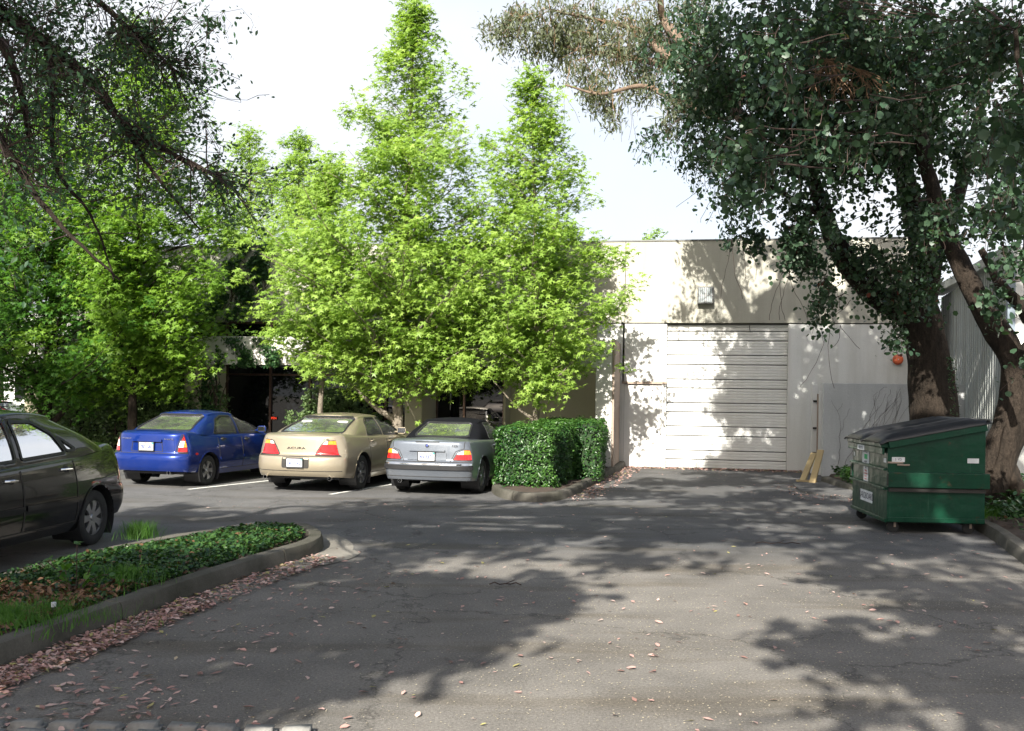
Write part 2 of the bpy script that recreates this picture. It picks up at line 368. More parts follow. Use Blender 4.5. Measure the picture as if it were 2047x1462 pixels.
M['fallen_brown'] = leafmat("brown_dead_leaf", (0.09, 0.04, 0.02), (0.24, 0.14, 0.08), 0.1, 0.7)
M['petal'] = leafmat("fallen_petal", (0.28, 0.24, 0.17), (0.44, 0.39, 0.30), 0.1, 0.8)

# ------------------------------------------------------------------ leaves
def star_leaf():
    V = [(0, 0, 0.0)]; F = []
    for k in range(5):
        g = math.radians(90 + (k - 2) * 62); L = (0.45, 0.53, 0.6, 0.53, 0.45)[k]
        V.append((math.cos(g) * L, math.sin(g) * L, -0.10 - 0.05 * (k % 2)))
    for k in range(6):
        g = math.radians(90 + (k - 2.5) * 62); V.append((math.cos(g) * 0.2, math.sin(g) * 0.2, 0.0))
    for k in range(5): F.append((0, 6 + k, 1 + k, 7 + k))
    return np.array(V), np.array(F)
def round_leaf():
    V = [(math.cos(a) * 0.46, math.sin(a) * 0.5 * (1.12 if i == 1 else 1), 0.06 * math.cos(2 * a)) for i, a in enumerate([math.radians(30 + 60 * k) for k in range(6)])]
    return np.array(V), np.array([(0, 1, 2, 3), (0, 3, 4, 5)])
def lance_leaf(w=0.16):
    return np.array([(0, -0.5, 0), (w, -0.05, 0.03), (0, 0.55, -0.06), (-w, -0.05, 0.03)]), np.array([(0, 1, 2, 3)])
def oval_leaf():
    return np.array([(0, -0.5, 0), (0.27, -0.1, 0.05), (0.17, 0.3, 0.03), (0, 0.52, -0.06), (-0.17, 0.3, 0.03), (-0.27, -0.1, 0.05)]), np.array([(0, 1, 2, 3), (0, 3, 4, 5)])
SUNW = np.array([-.26, -.70, .66])
def scatter(name, P, size, tpl, mat, parent=None, up=0.5, droop=0.0, nrm=None, nmix=0.0, svar=0.3, flat=None, rv=None):
    """leaves at points P (n,3); up = pull of the leaf normals to the zenith; droop = pull of the leaf axis downwards"""
    V0, F0 = tpl; n = len(P)
    nv = rng.normal(size=(n, 3)); nv /= np.linalg.norm(nv, axis=1)[:, None]
    nv[:, 2] = np.abs(nv[:, 2]) if up > 0 else nv[:, 2]
    nv[:, 2] += up
    if nrm is not None: nv = nv * (1 - nmix) + np.asarray(nrm) * nmix
    nv /= np.linalg.norm(nv, axis=1)[:, None]
    ax = rng.normal(size=(n, 3)); ax[:, 2] -= droop
    ax -= nv * np.sum(ax * nv, axis=1)[:, None]; ax /= np.linalg.norm(ax, axis=1)[:, None] + 1e-9
    bx = np.cross(ax, nv)
    s = size * (1 + svar * rng.uniform(-1, 1, n))
    T = V0[None, :, :] * s[:, None, None]
    W = T[:, :, 0:1] * bx[:, None, :] + T[:, :, 1:2] * ax[:, None, :] + T[:, :, 2:3] * nv[:, None, :] + np.asarray(P)[:, None, :]
    if flat is not None: W[:, :, 2] = np.maximum(W[:, :, 2], flat)
    k = len(V0)
    F = (F0[None] + (np.arange(n) * k)[:, None, None]).reshape(-1, F0.shape[1])
    me = np_mesh(name, W.reshape(-1, 3), F)
    a = me.attributes.new("rnd", 'FLOAT', 'POINT')
    r = rng.uniform(0, 1, n) if rv is None else np.clip(rv, 0, 1)
    a.data.foreach_set("value", np.repeat(r, k).astype(np.float32))
    o = mesh_obj(name, me, mat, parent)
    return o
# ------------------------------------------------------------------ ground, kerbs, markings
ang = np.linspace(0, 2 * math.pi, 48, endpoint=False)
g = MB(); g.add([(-400, -300, 0), (400, -300, 0), (400, 600, 0), (-400, 600, 0)], [(0, 1, 2, 3)])
tag(g.build('ground', M['asphalt']), kind='structure')

def off(poly, d, closed=True):
    """offset a 2-D line to its left side by d"""
    n = len(poly); out = []
    for i in range(n):
        a = poly[(i - 1) % n] if (closed or i > 0) else poly[i]
        b = poly[(i + 1) % n] if (closed or i < n - 1) else poly[i]
        t = Vector((b[0] - a[0], b[1] - a[1])); t.normalize()
        out.append((poly[i][0] - t.y * d, poly[i][1] + t.x * d))
    return out
def smoothline(p, it=2, closed=False):
    for _ in range(it):
        q = []
        n = len(p); rg = range(n if closed else n - 1)
        if not closed: q.append(p[0])
        for i in rg:
            a, b = p[i], p[(i + 1) % n]
            q.append((a[0] * .75 + b[0] * .25, a[1] * .75 + b[1] * .25)); q.append((a[0] * .25 + b[0] * .75, a[1] * .25 + b[1] * .75))
        if not closed: q.append(p[-1])
        p = q
    return p
def roundcorner(poly, r=.05, k=5):
    out = []; n = len(poly)
    for i in range(n):
        a, b, c = Vector(poly[i - 1]), Vector(poly[i]), Vector(poly[(i + 1) % n])
        d = min(r, (a - b).length * .45, (c - b).length * .45); p = b + (a - b).normalized() * d; q = b + (c - b).normalized() * d
        for j in range(k + 1):
            u = j / k; out.append(tuple(p * (1 - u) ** 2 + b * 2 * u * (1 - u) + q * u * u))
    return out
def resample(p, step):
    out = [p[0]]; acc = 0
    for i in range(len(p) - 1):
        a = Vector(p[i]); b = Vector(p[i + 1]); L = (b - a).length; d = step - acc
        while d <= L:
            q = a.lerp(b, d / L); out.append(tuple(q)); d += step
        acc = L - (d - step)
    out.append(p[-1]); return out
def kerb(name, line, w=0.15, h=0.15, mat=None, parent=None, seg=3.0):
    """line = outer (road side) foot, kerb body to its left; battered face, rounded nose; worn by small random offsets"""
    line = resample(line, 0.25); q = []; jn = set()
    for i, p in enumerate(line):
        if i % 11 == 5 and i + 1 < len(line):
            a = Vector(p); d_ = (Vector(line[i + 1]) - a); d_ = d_.normalized() * min(.012, d_.length * .2)
            q += [tuple(a - d_ * .8), tuple(a), tuple(a + d_ * .8)]; jn.add(len(q) - 2)
        else: q.append(p)
    line = q; prof = [(0, 0), (0.008, h * .5), (0.016, h - 0.03), (0.03, h - 0.006), (0.05, h), (w - 0.012, h), (w, h - 0.01), (w, 0)]
    V = []; n = len(line); cols = [off(line, d, False) for d, _ in prof]
    for i in range(n):
        jit = rnd.uniform(-.004, .004)
        for k, (d, z) in enumerate(prof):
            c0 = Vector(cols[k][i]); 
            if i in jn: c0 = c0.lerp(Vector(cols[5][i]) if k < 6 else c0, .35)
            V.append((c0.x + jit, c0.y, z - (.014 if i in jn and 2 <= k <= 6 else 0) + (rnd.uniform(-.004, .004) if 0 < k < 7 else -0.02)))
    m = len(prof)
    F = [(i * m + k, (i + 1) * m + k, (i + 1) * m + k + 1, i * m + k + 1) for i in range(n - 1) for k in range(m - 1)]
    F += [tuple(range(m)), tuple(range(n * m - 1, (n - 1) * m - 1, -1))]
    me = bpy.data.meshes.new(name); me.from_pydata(V, [], F); me.update()
    bm = bmesh.new(); bm.from_mesh(me); bmesh.ops.recalc_face_normals(bm, faces=bm.faces); bm.to_mesh(me); bm.free()
    o = mesh_obj(name, me, mat or M['kerb'], parent); me.shade_smooth()
    try: me.set_sharp_from_angle(angle=math.radians(35))
    except Exception: pass
    return o
# planter strip on the near side
def g2(px, py, z=0.0): p = G(px, py, z); return (p.x, p.y)
PL = [(-7.2, -1.6), (-5.15, 2.4)] + [g2(0, 1341), g2(300, 1222), g2(520, 1140)]
PL = [(-5.6, -1.4), (-4.4, 2.6), g2(0, 1341), g2(180, 1270), g2(330, 1214), g2(480, 1160), g2(590, 1124), g2(644, 1106), g2(650, 1088), g2(618, 1071)]
tipx, tipy = PL[-1]
PL2 = [(tipx - .5, tipy + .15), (-3.55, 12.0), (-4.1, 11.0), (-4.45, 9.3), (-4.95, 7.0), (-5.9, 3.5), (-7.3, -1.4)]
near_line = smoothline(PL, 2)
tag(kerb('planter_kerb', near_line + smoothline([PL[-1]] + PL2, 2)[1:], 0.17, 0.16), kind='structure')
bedpoly = off(near_line, 0.14, False) + off(smoothline([PL[-1]] + PL2, 2)[1:], 0.14, False)
def bed(name, poly, z, mat, bumpy=0.05):
    P2 = [Vector(p) for p in poly]; n = len(P2)
    xs = [p.x for p in P2]; ys = [p.y for p in P2]
    pts = list(P2); st = max(0.18, (max(xs) - min(xs)) / 60)
    x = min(xs)
    while x < max(xs):
        y = min(ys)
        while y < max(ys):
            if inside((x, y), poly): pts.append(Vector((x + rnd.uniform(-.04, .04), y + rnd.uniform(-.04, .04))))
            y += st
        x += st
    r = geometry.delaunay_2d_cdt(pts, [(i, (i + 1) % n) for i in range(n)], [list(range(n))], 1, 1e-5)
    V = [(p.x, p.y, z + (0 if i < n else rnd.uniform(0, bumpy))) for i, p in enumerate(r[0])]
    me = bpy.data.meshes.new(name); me.from_pydata(V, [], r[2]); me.update()
    o = mesh_obj(name, me, mat); me.shade_smooth(); return o
def inside(p, poly):
    x, y = p; c = False; n = len(poly); j = n - 1
    for i in range(n):
        xi, yi = poly[i][0], poly[i][1]; xj, yj = poly[j][0], poly[j][1]
        if (yi > y) != (yj > y) and x < (xj - xi) * (y - yi) / (yj - yi) + xi: c = not c
        j = i
    return c
def inside_np(P, poly):
    x = P[:, 0]; y = P[:, 1]; c = np.zeros(len(P), bool); n = len(poly); j = n - 1
    for i in range(n):
        xi, yi = poly[i][0], poly[i][1]; xj, yj = poly[j][0], poly[j][1]
        if yi != yj:
            k = ((yi > y) != (yj > y)) & (x < (xj - xi) * (y - yi) / (yj - yi) + xi); c ^= k
        j = i
    return c
def sample_poly(poly, n):
    A = np.array([(p[0], p[1]) for p in poly]); lo, hi = A.min(0), A.max(0); out = np.zeros((0, 2))
    while len(out) < n:
        q = rng.uniform(lo, hi, (n * 3, 2)); out = np.vstack([out, q[inside_np(q, poly)]])
    return out[:n]
tag(bed('planter_soil', bedpoly, 0.11, M['soil']), kind='structure')
# concrete gutter strip along the kerb and worn apron at its tip
gut = off(near_line, -0.34, False)
gp = near_line + gut[::-1]
g = MB(); nl = len(near_line)
zz = 0.006
g.add([(p[0], p[1], zz) for p in near_line] + [(p[0], p[1], 0.004) for p in gut], [(i, i + nl, i + nl + 1, i + 1) for i in range(nl - 1)])
tag(g.build('gutter_strip', M['apron']), kind='structure')
g = MB(); cx, cy = g2(640, 1112)
ring = [(cx + math.cos(a) * 0.40 * (1 + .08 * math.sin(3 * a)), cy + math.sin(a) * 0.62 * (1 + .06 * math.cos(5 * a)), 0.009) for a in ang]
g.add(ring, [tuple(range(48))]); tag(g.build('concrete_apron', M['apron']), kind='structure')

# hedge island
IS = [(3.0, 25.9), g2(1241, 941), g2(1200, 962), g2(1165, 984), g2(1135, 998), g2(1095, 1005), g2(1040, 1004), g2(1000, 997), g2(981, 985), g2(985, 975)]
IS = IS + [(-0.15, 20.2), (0.35, 22.4), (0.75, 23.6)]
isl = smoothline(IS, 2)
IS_d = off(isl, -0.0, False)
k = kerb('island_kerb', isl[::-1], 0.16, 0.15)   # walked the other way round so its body lies inside
tag(k, kind='structure')
ip = off(isl[::-1], 0.13, False) + [(2.6, 25.6)]
tag(bed('island_soil', ip, 0.10, M['soil']), kind='structure')
# kerb at the heads of the parking bays
BA = 9.93; ca, sa = math.cos(math.radians(BA)), math.sin(math.radians(BA))
O3 = Vector((0, 26.05, 0)); Ev = Vector((ca, -sa, 0)); Nv = Vector((sa, ca, 0))
def BW(s, d, z=0.0): return O3 + Ev * s - Nv * d + Vector((0, 0, z))
RZ = -math.radians(BA)
def s_of(px, d=0.0):
    u = (px - 1023.5) / FPX
    return (u * (26.05 - d * ca) + d * sa) / (ca + u * sa)
bk = [BW(s, 4.15) for s in (-30, -13, -9, -5, -2, 0.6)]
tag(kerb('parking_kerb', [(p.x, p.y) for p in bk], 0.15, 0.15, M['apron']), kind='structure')
pb = [BW(-30, 4.03), BW(0.55, 4.03), BW(0.95, 0.02), BW(-12.4, 0.02), BW(-30, -0.3)]
pbp = [(p.x, p.y) for p in pb]
tag(bed('wall_bed_soil', pbp, 0.12, M['soil']), kind='structure')
# right hand bed behind the dumpster
RK = [g2(1640, 966), g2(1672, 978), g2(1716, 988), (6.35, 17.0), (6.62, 15.2), (6.55, 13.9), g2(2047, 1131), (4.9, 8.2), (4.2, 5.0), (3.9, 0.0)]
rk = smoothline(RK, 2)
tag(kerb('verge_kerb', rk, 0.17, 0.15, seg=1), kind='structure')
rp = off(rk, 0.14, False) + [(16, 0), (16, 26), (9, 24.2), (7.3, 22.6)]
tag(bed('verge_soil', rp, 0.11, M['soil'], 0.08), kind='structure')
# broken asphalt lip by the enclosure
g = MB(); lip = [g2(x, y) for x, y in ((1585, 972), (1600, 985), (1640, 990), (1700, 996), (1716, 1000), (1716, 985), (1672, 976), (1640, 966), (1600, 962))]
g.prism(lip, 0.004, 0.05); tag(g.build('asphalt_lip', M['asphalt']), kind='structure')
# bay lines
def stripe(a, b, w=0.10):
    a = Vector(g2(*a)); b = Vector(g2(*b)); t = (b - a).normalized(); nn = Vector((-t.y, t.x)) * w / 2
    g = MB(); K = 14
    V = []
    for i in range(K + 1):
        p = a.lerp(b, i / K)
        V += [(p.x - nn.x * rnd.uniform(.85, 1.05), p.y - nn.y * rnd.uniform(.85, 1.05), .005), (p.x + nn.x * rnd.uniform(.85, 1.05), p.y + nn.y * rnd.uniform(.85, 1.05), .005)]
    g.add(V, [(2 * i, 2 * i + 1, 2 * i + 3, 2 * i + 2) for i in range(K)])
    return g.build('bay_line', M['white'])
for a, b in (((376, 979), (560, 959)), ((659, 989), (800, 966)), ((120, 968), (235, 957))):
    tag(stripe(a, b), kind='structure')
# granite setts at the near left corner
rowst = empty('stone_edging'); tag(rowst, kind='structure')
def sett_mesh(i):
    bm = bmesh.new(); bmesh.ops.create_cube(bm, size=1.0)
    bmesh.ops.scale(bm, vec=(0.185, 0.125, 0.07), verts=bm.verts)
    bmesh.ops.bevel(bm, geom=bm.edges[:], offset=0.022, segments=2, affect='EDGES')
    for v in bm.verts: v.co += Vector([rnd.uniform(-.005, .005) for _ in range(3)])
    me = bpy.data.meshes.new('stone'); bm.to_mesh(me); bm.free(); me.materials.append(M['stone']); me.shade_smooth(); return me
smesh = [sett_mesh(i) for i in range(6)]
for r_ in range(4):
    x = -3.6 + 0.09 * (r_ % 2)
    while x < -1.0 - 0.0:
        y = 5.30 - 0.145 * r_ - (x + 2.6) * 0.03
        o = bpy.data.objects.new('stone', rnd.choice(smesh)); COL.objects.link(o); o.parent = rowst
        o.location = (x, y + rnd.uniform(-.008, .008), 0.005 + rnd.uniform(-.008, .008)); o.rotation_euler = (rnd.uniform(-.03, .03), rnd.uniform(-.03, .03), rnd.uniform(-.06, .06))
        x += 0.205 + rnd.uniform(-.008, .012)

# ------------------------------------------------------------------ main building
H_TOP, H_J = 5.75, 3.67
bld = empty('warehouse_building', (0, 0, 0)); tag(bld, 'cream painted concrete building with flat parapet and white roll-up door', 'building')
def wbox(mb, s0, s1, d0, d1, z0, z1):
    c = BW((s0 + s1) / 2, (d0 + d1) / 2, (z0 + z1) / 2); mb.box(c, (s1 - s0, d1 - d0, z1 - z0), RZ)
wbox0 = wbox
SL, SR = -12.6, s_of(1867)
gx0, gx1 = s_of(1331), s_of(1575)
dx0, dx1 = s_of(1247), s_of(1323)
GH = H_J - 0.01
# upper fascia, panel by panel with open joints
edges = [SL, -7.6, -2.4, 2.9, SR]
for a, b in zip(edges[:-1], edges[1:]):
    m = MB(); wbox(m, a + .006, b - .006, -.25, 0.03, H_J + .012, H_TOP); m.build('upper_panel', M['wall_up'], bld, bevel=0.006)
m = MB(); wbox(m, SL - .02, SR + .02, -.30, 0.05, H_TOP, H_TOP + .035); m.build('parapet_cap', M['grey_metal'], bld)
m = MB(); wbox(m, SL + .1, SR - .1, -.24, -.06, H_J - .02, H_J + .03); m.build('panel_joint', M['groove'], bld)
# lower wall pieces
def lower(a, b, z0=0.0, z1=H_J - .012, mat='wall'):
    m = MB(); wbox(m, a, b, -.25, 0.0, z0, z1); return m.build('lower_panel', M[mat], bld, bevel=0.005)
lower(gx1 + .004, 10.37)
lower(dx1 + .05, gx0 - .004)
lower(dx0, dx1 + .045, 2.16)
lower(2.2, dx0 - .05)
lower(-0.04, 2.195, mat='khaki')
m = MB(); wbox(m, dx0 - .05, dx1 + .12, -.06, .04, 2.13, 2.19); m.build('door_canopy', M['wood_old'], bld)
# roll-up door: thirteen ribbed sections
rd = empty('rollup_door', BW(0, 0)); rd.parent = bld; rd.location = (0, 0, 0)
m = MB(); wbox(m, gx0 - .02, gx1 + .02, -.30, -.16, 0, GH + .02); m.build('door_backing', M['groove'], rd)
cuts = [292, 340, 403, 500, 563, 662, 722, 820, 882, 978, 1042, 1140, 1200, 1262]
zz = [GH * (1262 - c) / (1262 - 292.0) for c in cuts]
for z1, z0 in zip(zz[:-1], zz[1:]):
    m = MB(); a, b = gx0 + .012, gx1 - .012
    zb, zt = z0 + .010, z1 - .010; nr = max(2, int(round((zt - zb) / .075)))
    prof = []
    for i in range(nr):
        y0 = zb + (zt - zb) * i / nr; y1 = zb + (zt - zb) * (i + 1) / nr; q = (y1 - y0)
        prof += [(y0 + .02 * q, -.130), (y0 + .16 * q, -.112), (y0 + .80 * q, -.112), (y0 + .94 * q, -.130)]
    K = 1; V = []
    for z, d in prof: V += [BW(a, d, z), BW(b, d, z)]
    m.add(V, [(2 * i, 2 * i + 1, 2 * i + 3, 2 * i + 2) for i in range(len(prof) - 1)])
    wbox(m, a, b, -.158, -.131, zb, zt)
    m.build('door_section', M['rollw'], rd)
m = MB(); wbox(m, gx0 + .01, gx1 - .01, -.13, -.05, 0.0, 0.03); m.build('bottom_seal', M['rubber'], rd)
m = MB()
m.tube([BW(s_of(1497), -.08, GH - .03), BW(s_of(1497), -.07, GH - .12), BW(s_of(1497) + .02, -.07, GH - .2)], .008, 6); m.build('pull_cord', M['rubber'], rd)
for a, b in ((gx0 - .055, gx0 + .008), (gx1 - .008, gx1 + .03)):
    m = MB(); wbox(m, a, b, -.14, .012, 0, GH - .01); m.build('door_jamb', M['doorw'], rd)
# personnel door
pd = empty('steel_door'); pd.parent = bld
m = MB(); wbox(m, dx0 + .01, dx1 - .012, -.07, -.025, 0.02, 2.115); m.build('door_leaf', M['doorw'], pd, bevel=.004)
for a, b in ((dx0 - .045, dx0 + .004), (dx1 - .004, dx1 + .045)):
    m = MB(); wbox(m, a, b, -.08, .012, 0, 2.125); m.build('door_frame', M['doorw'], pd)
m = MB(); wbox(m, dx0 - .04, dx1 + .04, -.24, -.10, 0, 2.13); m.build('door_backing', M['groove'], pd)
m = MB(); c = BW(dx1 - .12, .05, 0.98); Mx = Matrix.Translation(c) @ Matrix.Rotation(RZ, 4, 'Z') @ Matrix.Rotation(math.pi / 2, 4, 'X')
m.lathe([(0.0, .05), (.026, .045), (.032, .03), (.02, .0), (.014, -.06)], 16, Mx); m.build('door_knob', M['steel'], pd, True)
m = MB(); wbox(m, dx1 - .045, dx1 + .01, -.02, .022, .86, 1.12); m.build('latch_guard', M['steel'], pd)
m = MB(); c = BW(dx1 - .13, .0, 1.5); Mx = Matrix.Translation(c) @ Matrix.Rotation(RZ, 4, 'Z') @ Matrix.Rotation(math.pi / 2, 4, 'X'); m.lathe([(0, .0), (.02, 0), (.022, .022), (.0, .026)], 12, Mx); m.build('lock_cylinder', M['steel'], pd)
# windows behind the open concrete frame
def window(s0, s1, mull, dd=.7):
    def wbox(mb, a, b, d0, d1, z0, z1): wbox0(mb, a, b, d0 + dd, d1 + dd, z0, z1)
    w = empty('window'); w.parent = bld
    m = MB(); wbox(m, s0, s1, -.25, -.20, 0, H_J - .013); m.build('dark_interior', M['black'], w)
    cols = [s0] + mull + [s1]
    for a, b in zip(cols[:-1], cols[1:]):
        for z0, z1 in ((0.18, 2.22), (2.28, H_J - .08)):
            m = MB(); wbox(m, a + .025, b - .025, -.13, -.12, z0, z1); p = m.build('pane', M['winglass'], w)
    fr = MB()
    for c in cols: wbox(fr, c - .03, c + .03, -.16, -.06, 0, H_J - .013)
    wbox(fr, s0 + .031, s1 - .031, -.155, -.065, .1, .178); wbox(fr, s0 + .031, s1 - .031, -.155, -.065, 2.225, 2.275); wbox(fr, s0 + .031, s1 - .031, -.155, -.065, H_J - .078, H_J - .015)
    fr.build('window_frame', M['mull'], w, bevel=.004)
window(-1.86, -0.10, [s_of(925, .8)])
m = MB(); wbox(m, -.095, -.042, .004, .70, 0, H_J - .014); m.build('window_return', M['khaki'], bld)
window(-7.64, -2.30, [-6.4, -5.3, s_of(767, .8)])
window(-12.19, -8.11, [-10.9, -9.5])
for a, b in ((0, 0),): pass
# concrete frame: piers and beam standing two metres proud
D = 2.05
for a, b in ((2.36, 2.744), (-2.295, -1.867), (-8.10, -7.65), (-12.6, -12.2)):
    m = MB(); wbox(m, a, b, 0.004, D, 0, 2.468); m.build('pier', M['khaki'] if a < 2 else M['beam'], bld, bevel=.008)
bs = [-12.6, -7.9, -2.08, 2.744]
for a, b in zip(bs[:-1], bs[1:]):
    m = MB(); wbox(m, a + .004, b - .004, D - .26, D, 2.47, 3.18); m.build('beam', M['beam'], bld, bevel=.008)
# return wall with weathered timber edge
m = MB(); wbox(m, 2.52, 2.744, 0.004, D - .262, 2.472, 3.17); m.build('wing_wall', M['beam'], bld, bevel=.006)
m = MB(); wbox(m, 2.748, 2.80, 0.01, D - .01, 0.02, 3.15); m.build('timber_facing', M['wood_old'], bld, bevel=.004)
# side and rear walls, roof
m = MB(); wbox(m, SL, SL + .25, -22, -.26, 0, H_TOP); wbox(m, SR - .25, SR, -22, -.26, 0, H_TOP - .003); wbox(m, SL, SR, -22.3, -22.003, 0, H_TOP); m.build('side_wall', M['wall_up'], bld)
m = MB(); wbox(m, SL + .26, SR - .26, -21.99, -.26, H_TOP - .5, H_TOP - .4); m.build('roof', M['grey_metal'], bld)
# small red lit sign in the window
m = MB(); pass
def text_mesh(body, size, ext=0.001, bold=0.0):
    cu = bpy.data.curves.new('lettering', 'FONT'); cu.body = body; cu.size = size; cu.extrude = ext; cu.align_x = 'CENTER'; cu.align_y = 'CENTER'; cu.resolution_u = 2; cu.offset = bold
    o = bpy.data.objects.new('tmp', cu); COL.objects.link(o); dg = bpy.context.evaluated_depsgraph_get()
    me = bpy.data.meshes.new_from_object(o.evaluated_get(dg)); bpy.data.objects.remove(o); bpy.data.curves.remove(cu); return me
def text_obj(body, size, mat, Mx, parent=None, name='lettering', ext=0.001, sx=1.0, bold=0.0):
    me = text_mesh(body, size, ext, bold); me.transform(Mx @ Matrix.Diagonal((sx, 1, 1, 1))); return mesh_obj(name, me, mat, parent)
em, t_, b_ = newmat("lit_red"); b_.inputs["Base Color"].default_value = (.5, .03, .01, 1); b_.inputs["Emission Color"].default_value = (1, .06, .02, 1); b_.inputs["Emission Strength"].default_value = 0.6
sg = empty('window_sign'); tag(sg, 'tiny glowing red sign hanging inside the dark office window', 'sign')
m = MB(); wbox(m, s_of(530, .8), s_of(549, .8), .59, .60, 1.05, 1.14); m.build('sign_board', M['black'], sg)
Mx = Matrix.Translation(BW((s_of(530, .8) + s_of(549, .8)) / 2, .603, 1.095)) @ Matrix.Rotation(RZ, 4, 'Z') @ Matrix.Rotation(math.pi / 2, 4, 'X')
text_obj("OPEN", .085, em, Mx, sg)
# wall light
wl = empty('wall_light'); tag(wl, 'square grey flood light with ribbed glass lens above the roll-up door', 'light')
cs = s_of(1407.5); z0 = 4.15; z1 = 4.58
m = MB(); wbox(m, cs - .2, cs + .2, .032, .22, z0, z1); m.build('housing', M['grey_metal'], wl, bevel=.012)
m = MB()
for k in range(7): wbox(m, cs - .165 + k * .047, cs - .128 + k * .047, .221, .232, z0 + .03, z1 - .03)
m.build('lens', M['lens'], wl, bevel=.004)
m = MB(); wbox(m, cs - .012, cs + .012, .233, .24, z0 + .02, z1 - .02); wbox(m, cs - .185, cs + .185, .2325, .239, z0 + .2, z0 + .215); m.build('lens_bar', M['steel'], wl)
# alarm bell
c = BW(s_of(1793), .002, 1.8 + (800.8 - 718) / 2000 * 24.0); be = empty('alarm_bell', c, RZ); tag(be, 'round orange alarm bell on the white wall beside the big tree trunk', 'bell')
m = MB(); Mx = Matrix.Rotation(math.pi / 2, 4, 'X'); m.lathe([(.06, 0), (.06, .05)], 20, Mx); m.build('base', M['grey_metal'], be)
m = MB(); m.lathe([(.0, .12), (.05, .118), (.10, .105), (.122, .08), (.128, .045), (.12, .045), (.0, .05)], 32, Mx); m.build('gong', M['orange'], be, True)
m = MB(); m.lathe([(.0, .135), (.012, .13), (.014, .118)], 12, Mx); m.build('bolt', M['steel'], be)

# ------------------------------------------------------------------ neighbouring corrugated building
cb = empty('corrugated_building', (0, 0, 0)); tag(cb, 'grey corrugated metal shed with sloping eave behind the leaning trees', 'building')
A = Vector((10.98, 25.6, 0)); Bc = Vector((9.45, 18.9, 0)); t = (Bc - A).normalized(); nn = Vector((-t.y, t.x, 0)) * -1
if nn.x > 0: nn = -nn
L = (Bc - A).length
V = []; zt0, zt1 = 4.45, 4.62; x = 0; prof = []
while x < L:
    for dx_, o_ in ((0, 0), (.03, .035), (.09, .035), (.12, 0)):
        if x + dx_ < L: prof.append((x + dx_, o_))
    x += .2
for q, o_ in prof:
    p = A + t * q + nn * o_; V += [(p.x, p.y, 0.0), (p.x, p.y, zt0 + (zt1 - zt0) * q / L)]
m = MB(); m.add(V, [(2 * i, 2 * i + 1, 2 * i + 3, 2 * i + 2) for i in range(len(prof) - 1)]); m.build('corrugated_wall', M['siding'], cb)
m = MB(); Rg = math.atan2(t.y, t.x)
c = (A + Bc) / 2 + nn * .08 + Vector((0, 0, 4.62)); m.box(c, (L + .5, .3, .2), Rg); m.build('eave_trim', M['siding'], cb, bevel=.01)
m = MB(); c = Bc + nn * .05 + Vector((0, 0, 2.25)); m.box(c, (.14, .14, 4.5), Rg); m.build('corner_trim', simple('blue_grey_trim', (.16, .2, .24), .5), cb, bevel=.01)
Cc = Bc + Ev * 9
m = MB(); q = (Bc + Cc) / 2; m.box(q + Vector((0, 0, 2.25)) + Nv * .1, (9, .2, 4.5), RZ); m.build('front_wall', M['wall'], cb)
m = MB(); m.add([A + Vector((0, 0, 4.7)), Bc + Vector((0, 0, 4.72)), Cc + Vector((0, 0, 4.9)), A + Ev * 9 + Vector((0, 0, 4.9))], [(0, 1, 2, 3)]); m.build('roof', M['siding'], cb)

# ------------------------------------------------------------------ enclosure wall with gate
e0 = Vector((7.25, 23.3, 0)); t = Vector((10.62 - 7.25, 22.75 - 23.3, 0)); L = t.length; t.normalize(); ra = math.atan2(t.y, t.x); nb = Vector((-t.y, t.x, 0))
ew = empty('enclosure_wall', (0, 0, 0)); tag(ew, 'low grey concrete screen wall with bare creeper stems behind the dumpster', 'wall')
m = MB(); m.box(e0 + t * L / 2 + nb * .1 + Vector((0, 0, 1.09)), (L, .2, 2.18), ra); m.build('wall_face', M['encl'], ew, bevel=.01)
m = MB(); m.box(e0 + t * L + nb * .75 + Vector((0, 0, 1.09)) - t * .1, (.2, 1.1, 2.17), ra); m.build('return_wall', M['encl'], ew, bevel=.01)
gt = empty('enclosure_gate', (0, 0, 0)); tag(gt, 'narrow open gate edge with white post beside the grey screen wall', 'gate')
gp_ = at(1627, 850, 24.3); m = MB(); m.box((gp_.x, 24.3, 1.08), (.13, .12, 2.16), RZ); m.build('gate_post', M['doorw'], gt, bevel=.006)
gp_ = at(1635, 850, 24.1); m = MB(); m.box((gp_.x, 24.1, .98), (.05, .09, 1.9), RZ); m.build('gate_board', M['wood_old'], gt, bevel=.004)
gp_ = at(1641, 850, 23.75); m = MB(); m.box((gp_.x - .01, 23.75, 1.0), (.09, .05, 2.0), RZ); m.build('gate_edge', M['doorw'], gt, bevel=.004)
for z in (.5, 1.1, 1.75):
    gp_ = at(1630, 850, 24.2); m = MB(); m.box((gp_.x, 24.2, z), (.12, .015, .05), RZ); m.build('hinge', M['groove'], gt)
# two boards leaning there
for (px0, py0, px1, py1, dpt, lab) in ((1600, 964, 1627, 908, 22.9, 'shorter yellow board leaning against the enclosure wall end, nearer the roll-up door'), (1619, 970, 1641, 902, 22.75, 'taller yellow board leaning against the enclosure wall end, touching the grey wall')):
    a = G(px0 + 4, py0); b = at(px1, py1, a.y + .35); d = b - a; Ln = d.length
    rot = d.to_track_quat('Z', 'Y').to_matrix()
    m = MB(); m.box((a + b) / 2 + Vector((0, 0, .02)), (.135, .04, Ln), M=rot); o = m.build('wooden_board', M['lumber'], bevel=.004)
    tag(o, lab, 'board', 'boards leaning by the gate')
m = MB(); a = G(1612, 968); m.box((a.x, a.y + .0, .045), (.42, .12, .085), -.1); tag(m.build('wooden_block', M['lumber'], bevel=.004), 'short yellow wood block lying at the foot of the leaning boards', 'block')
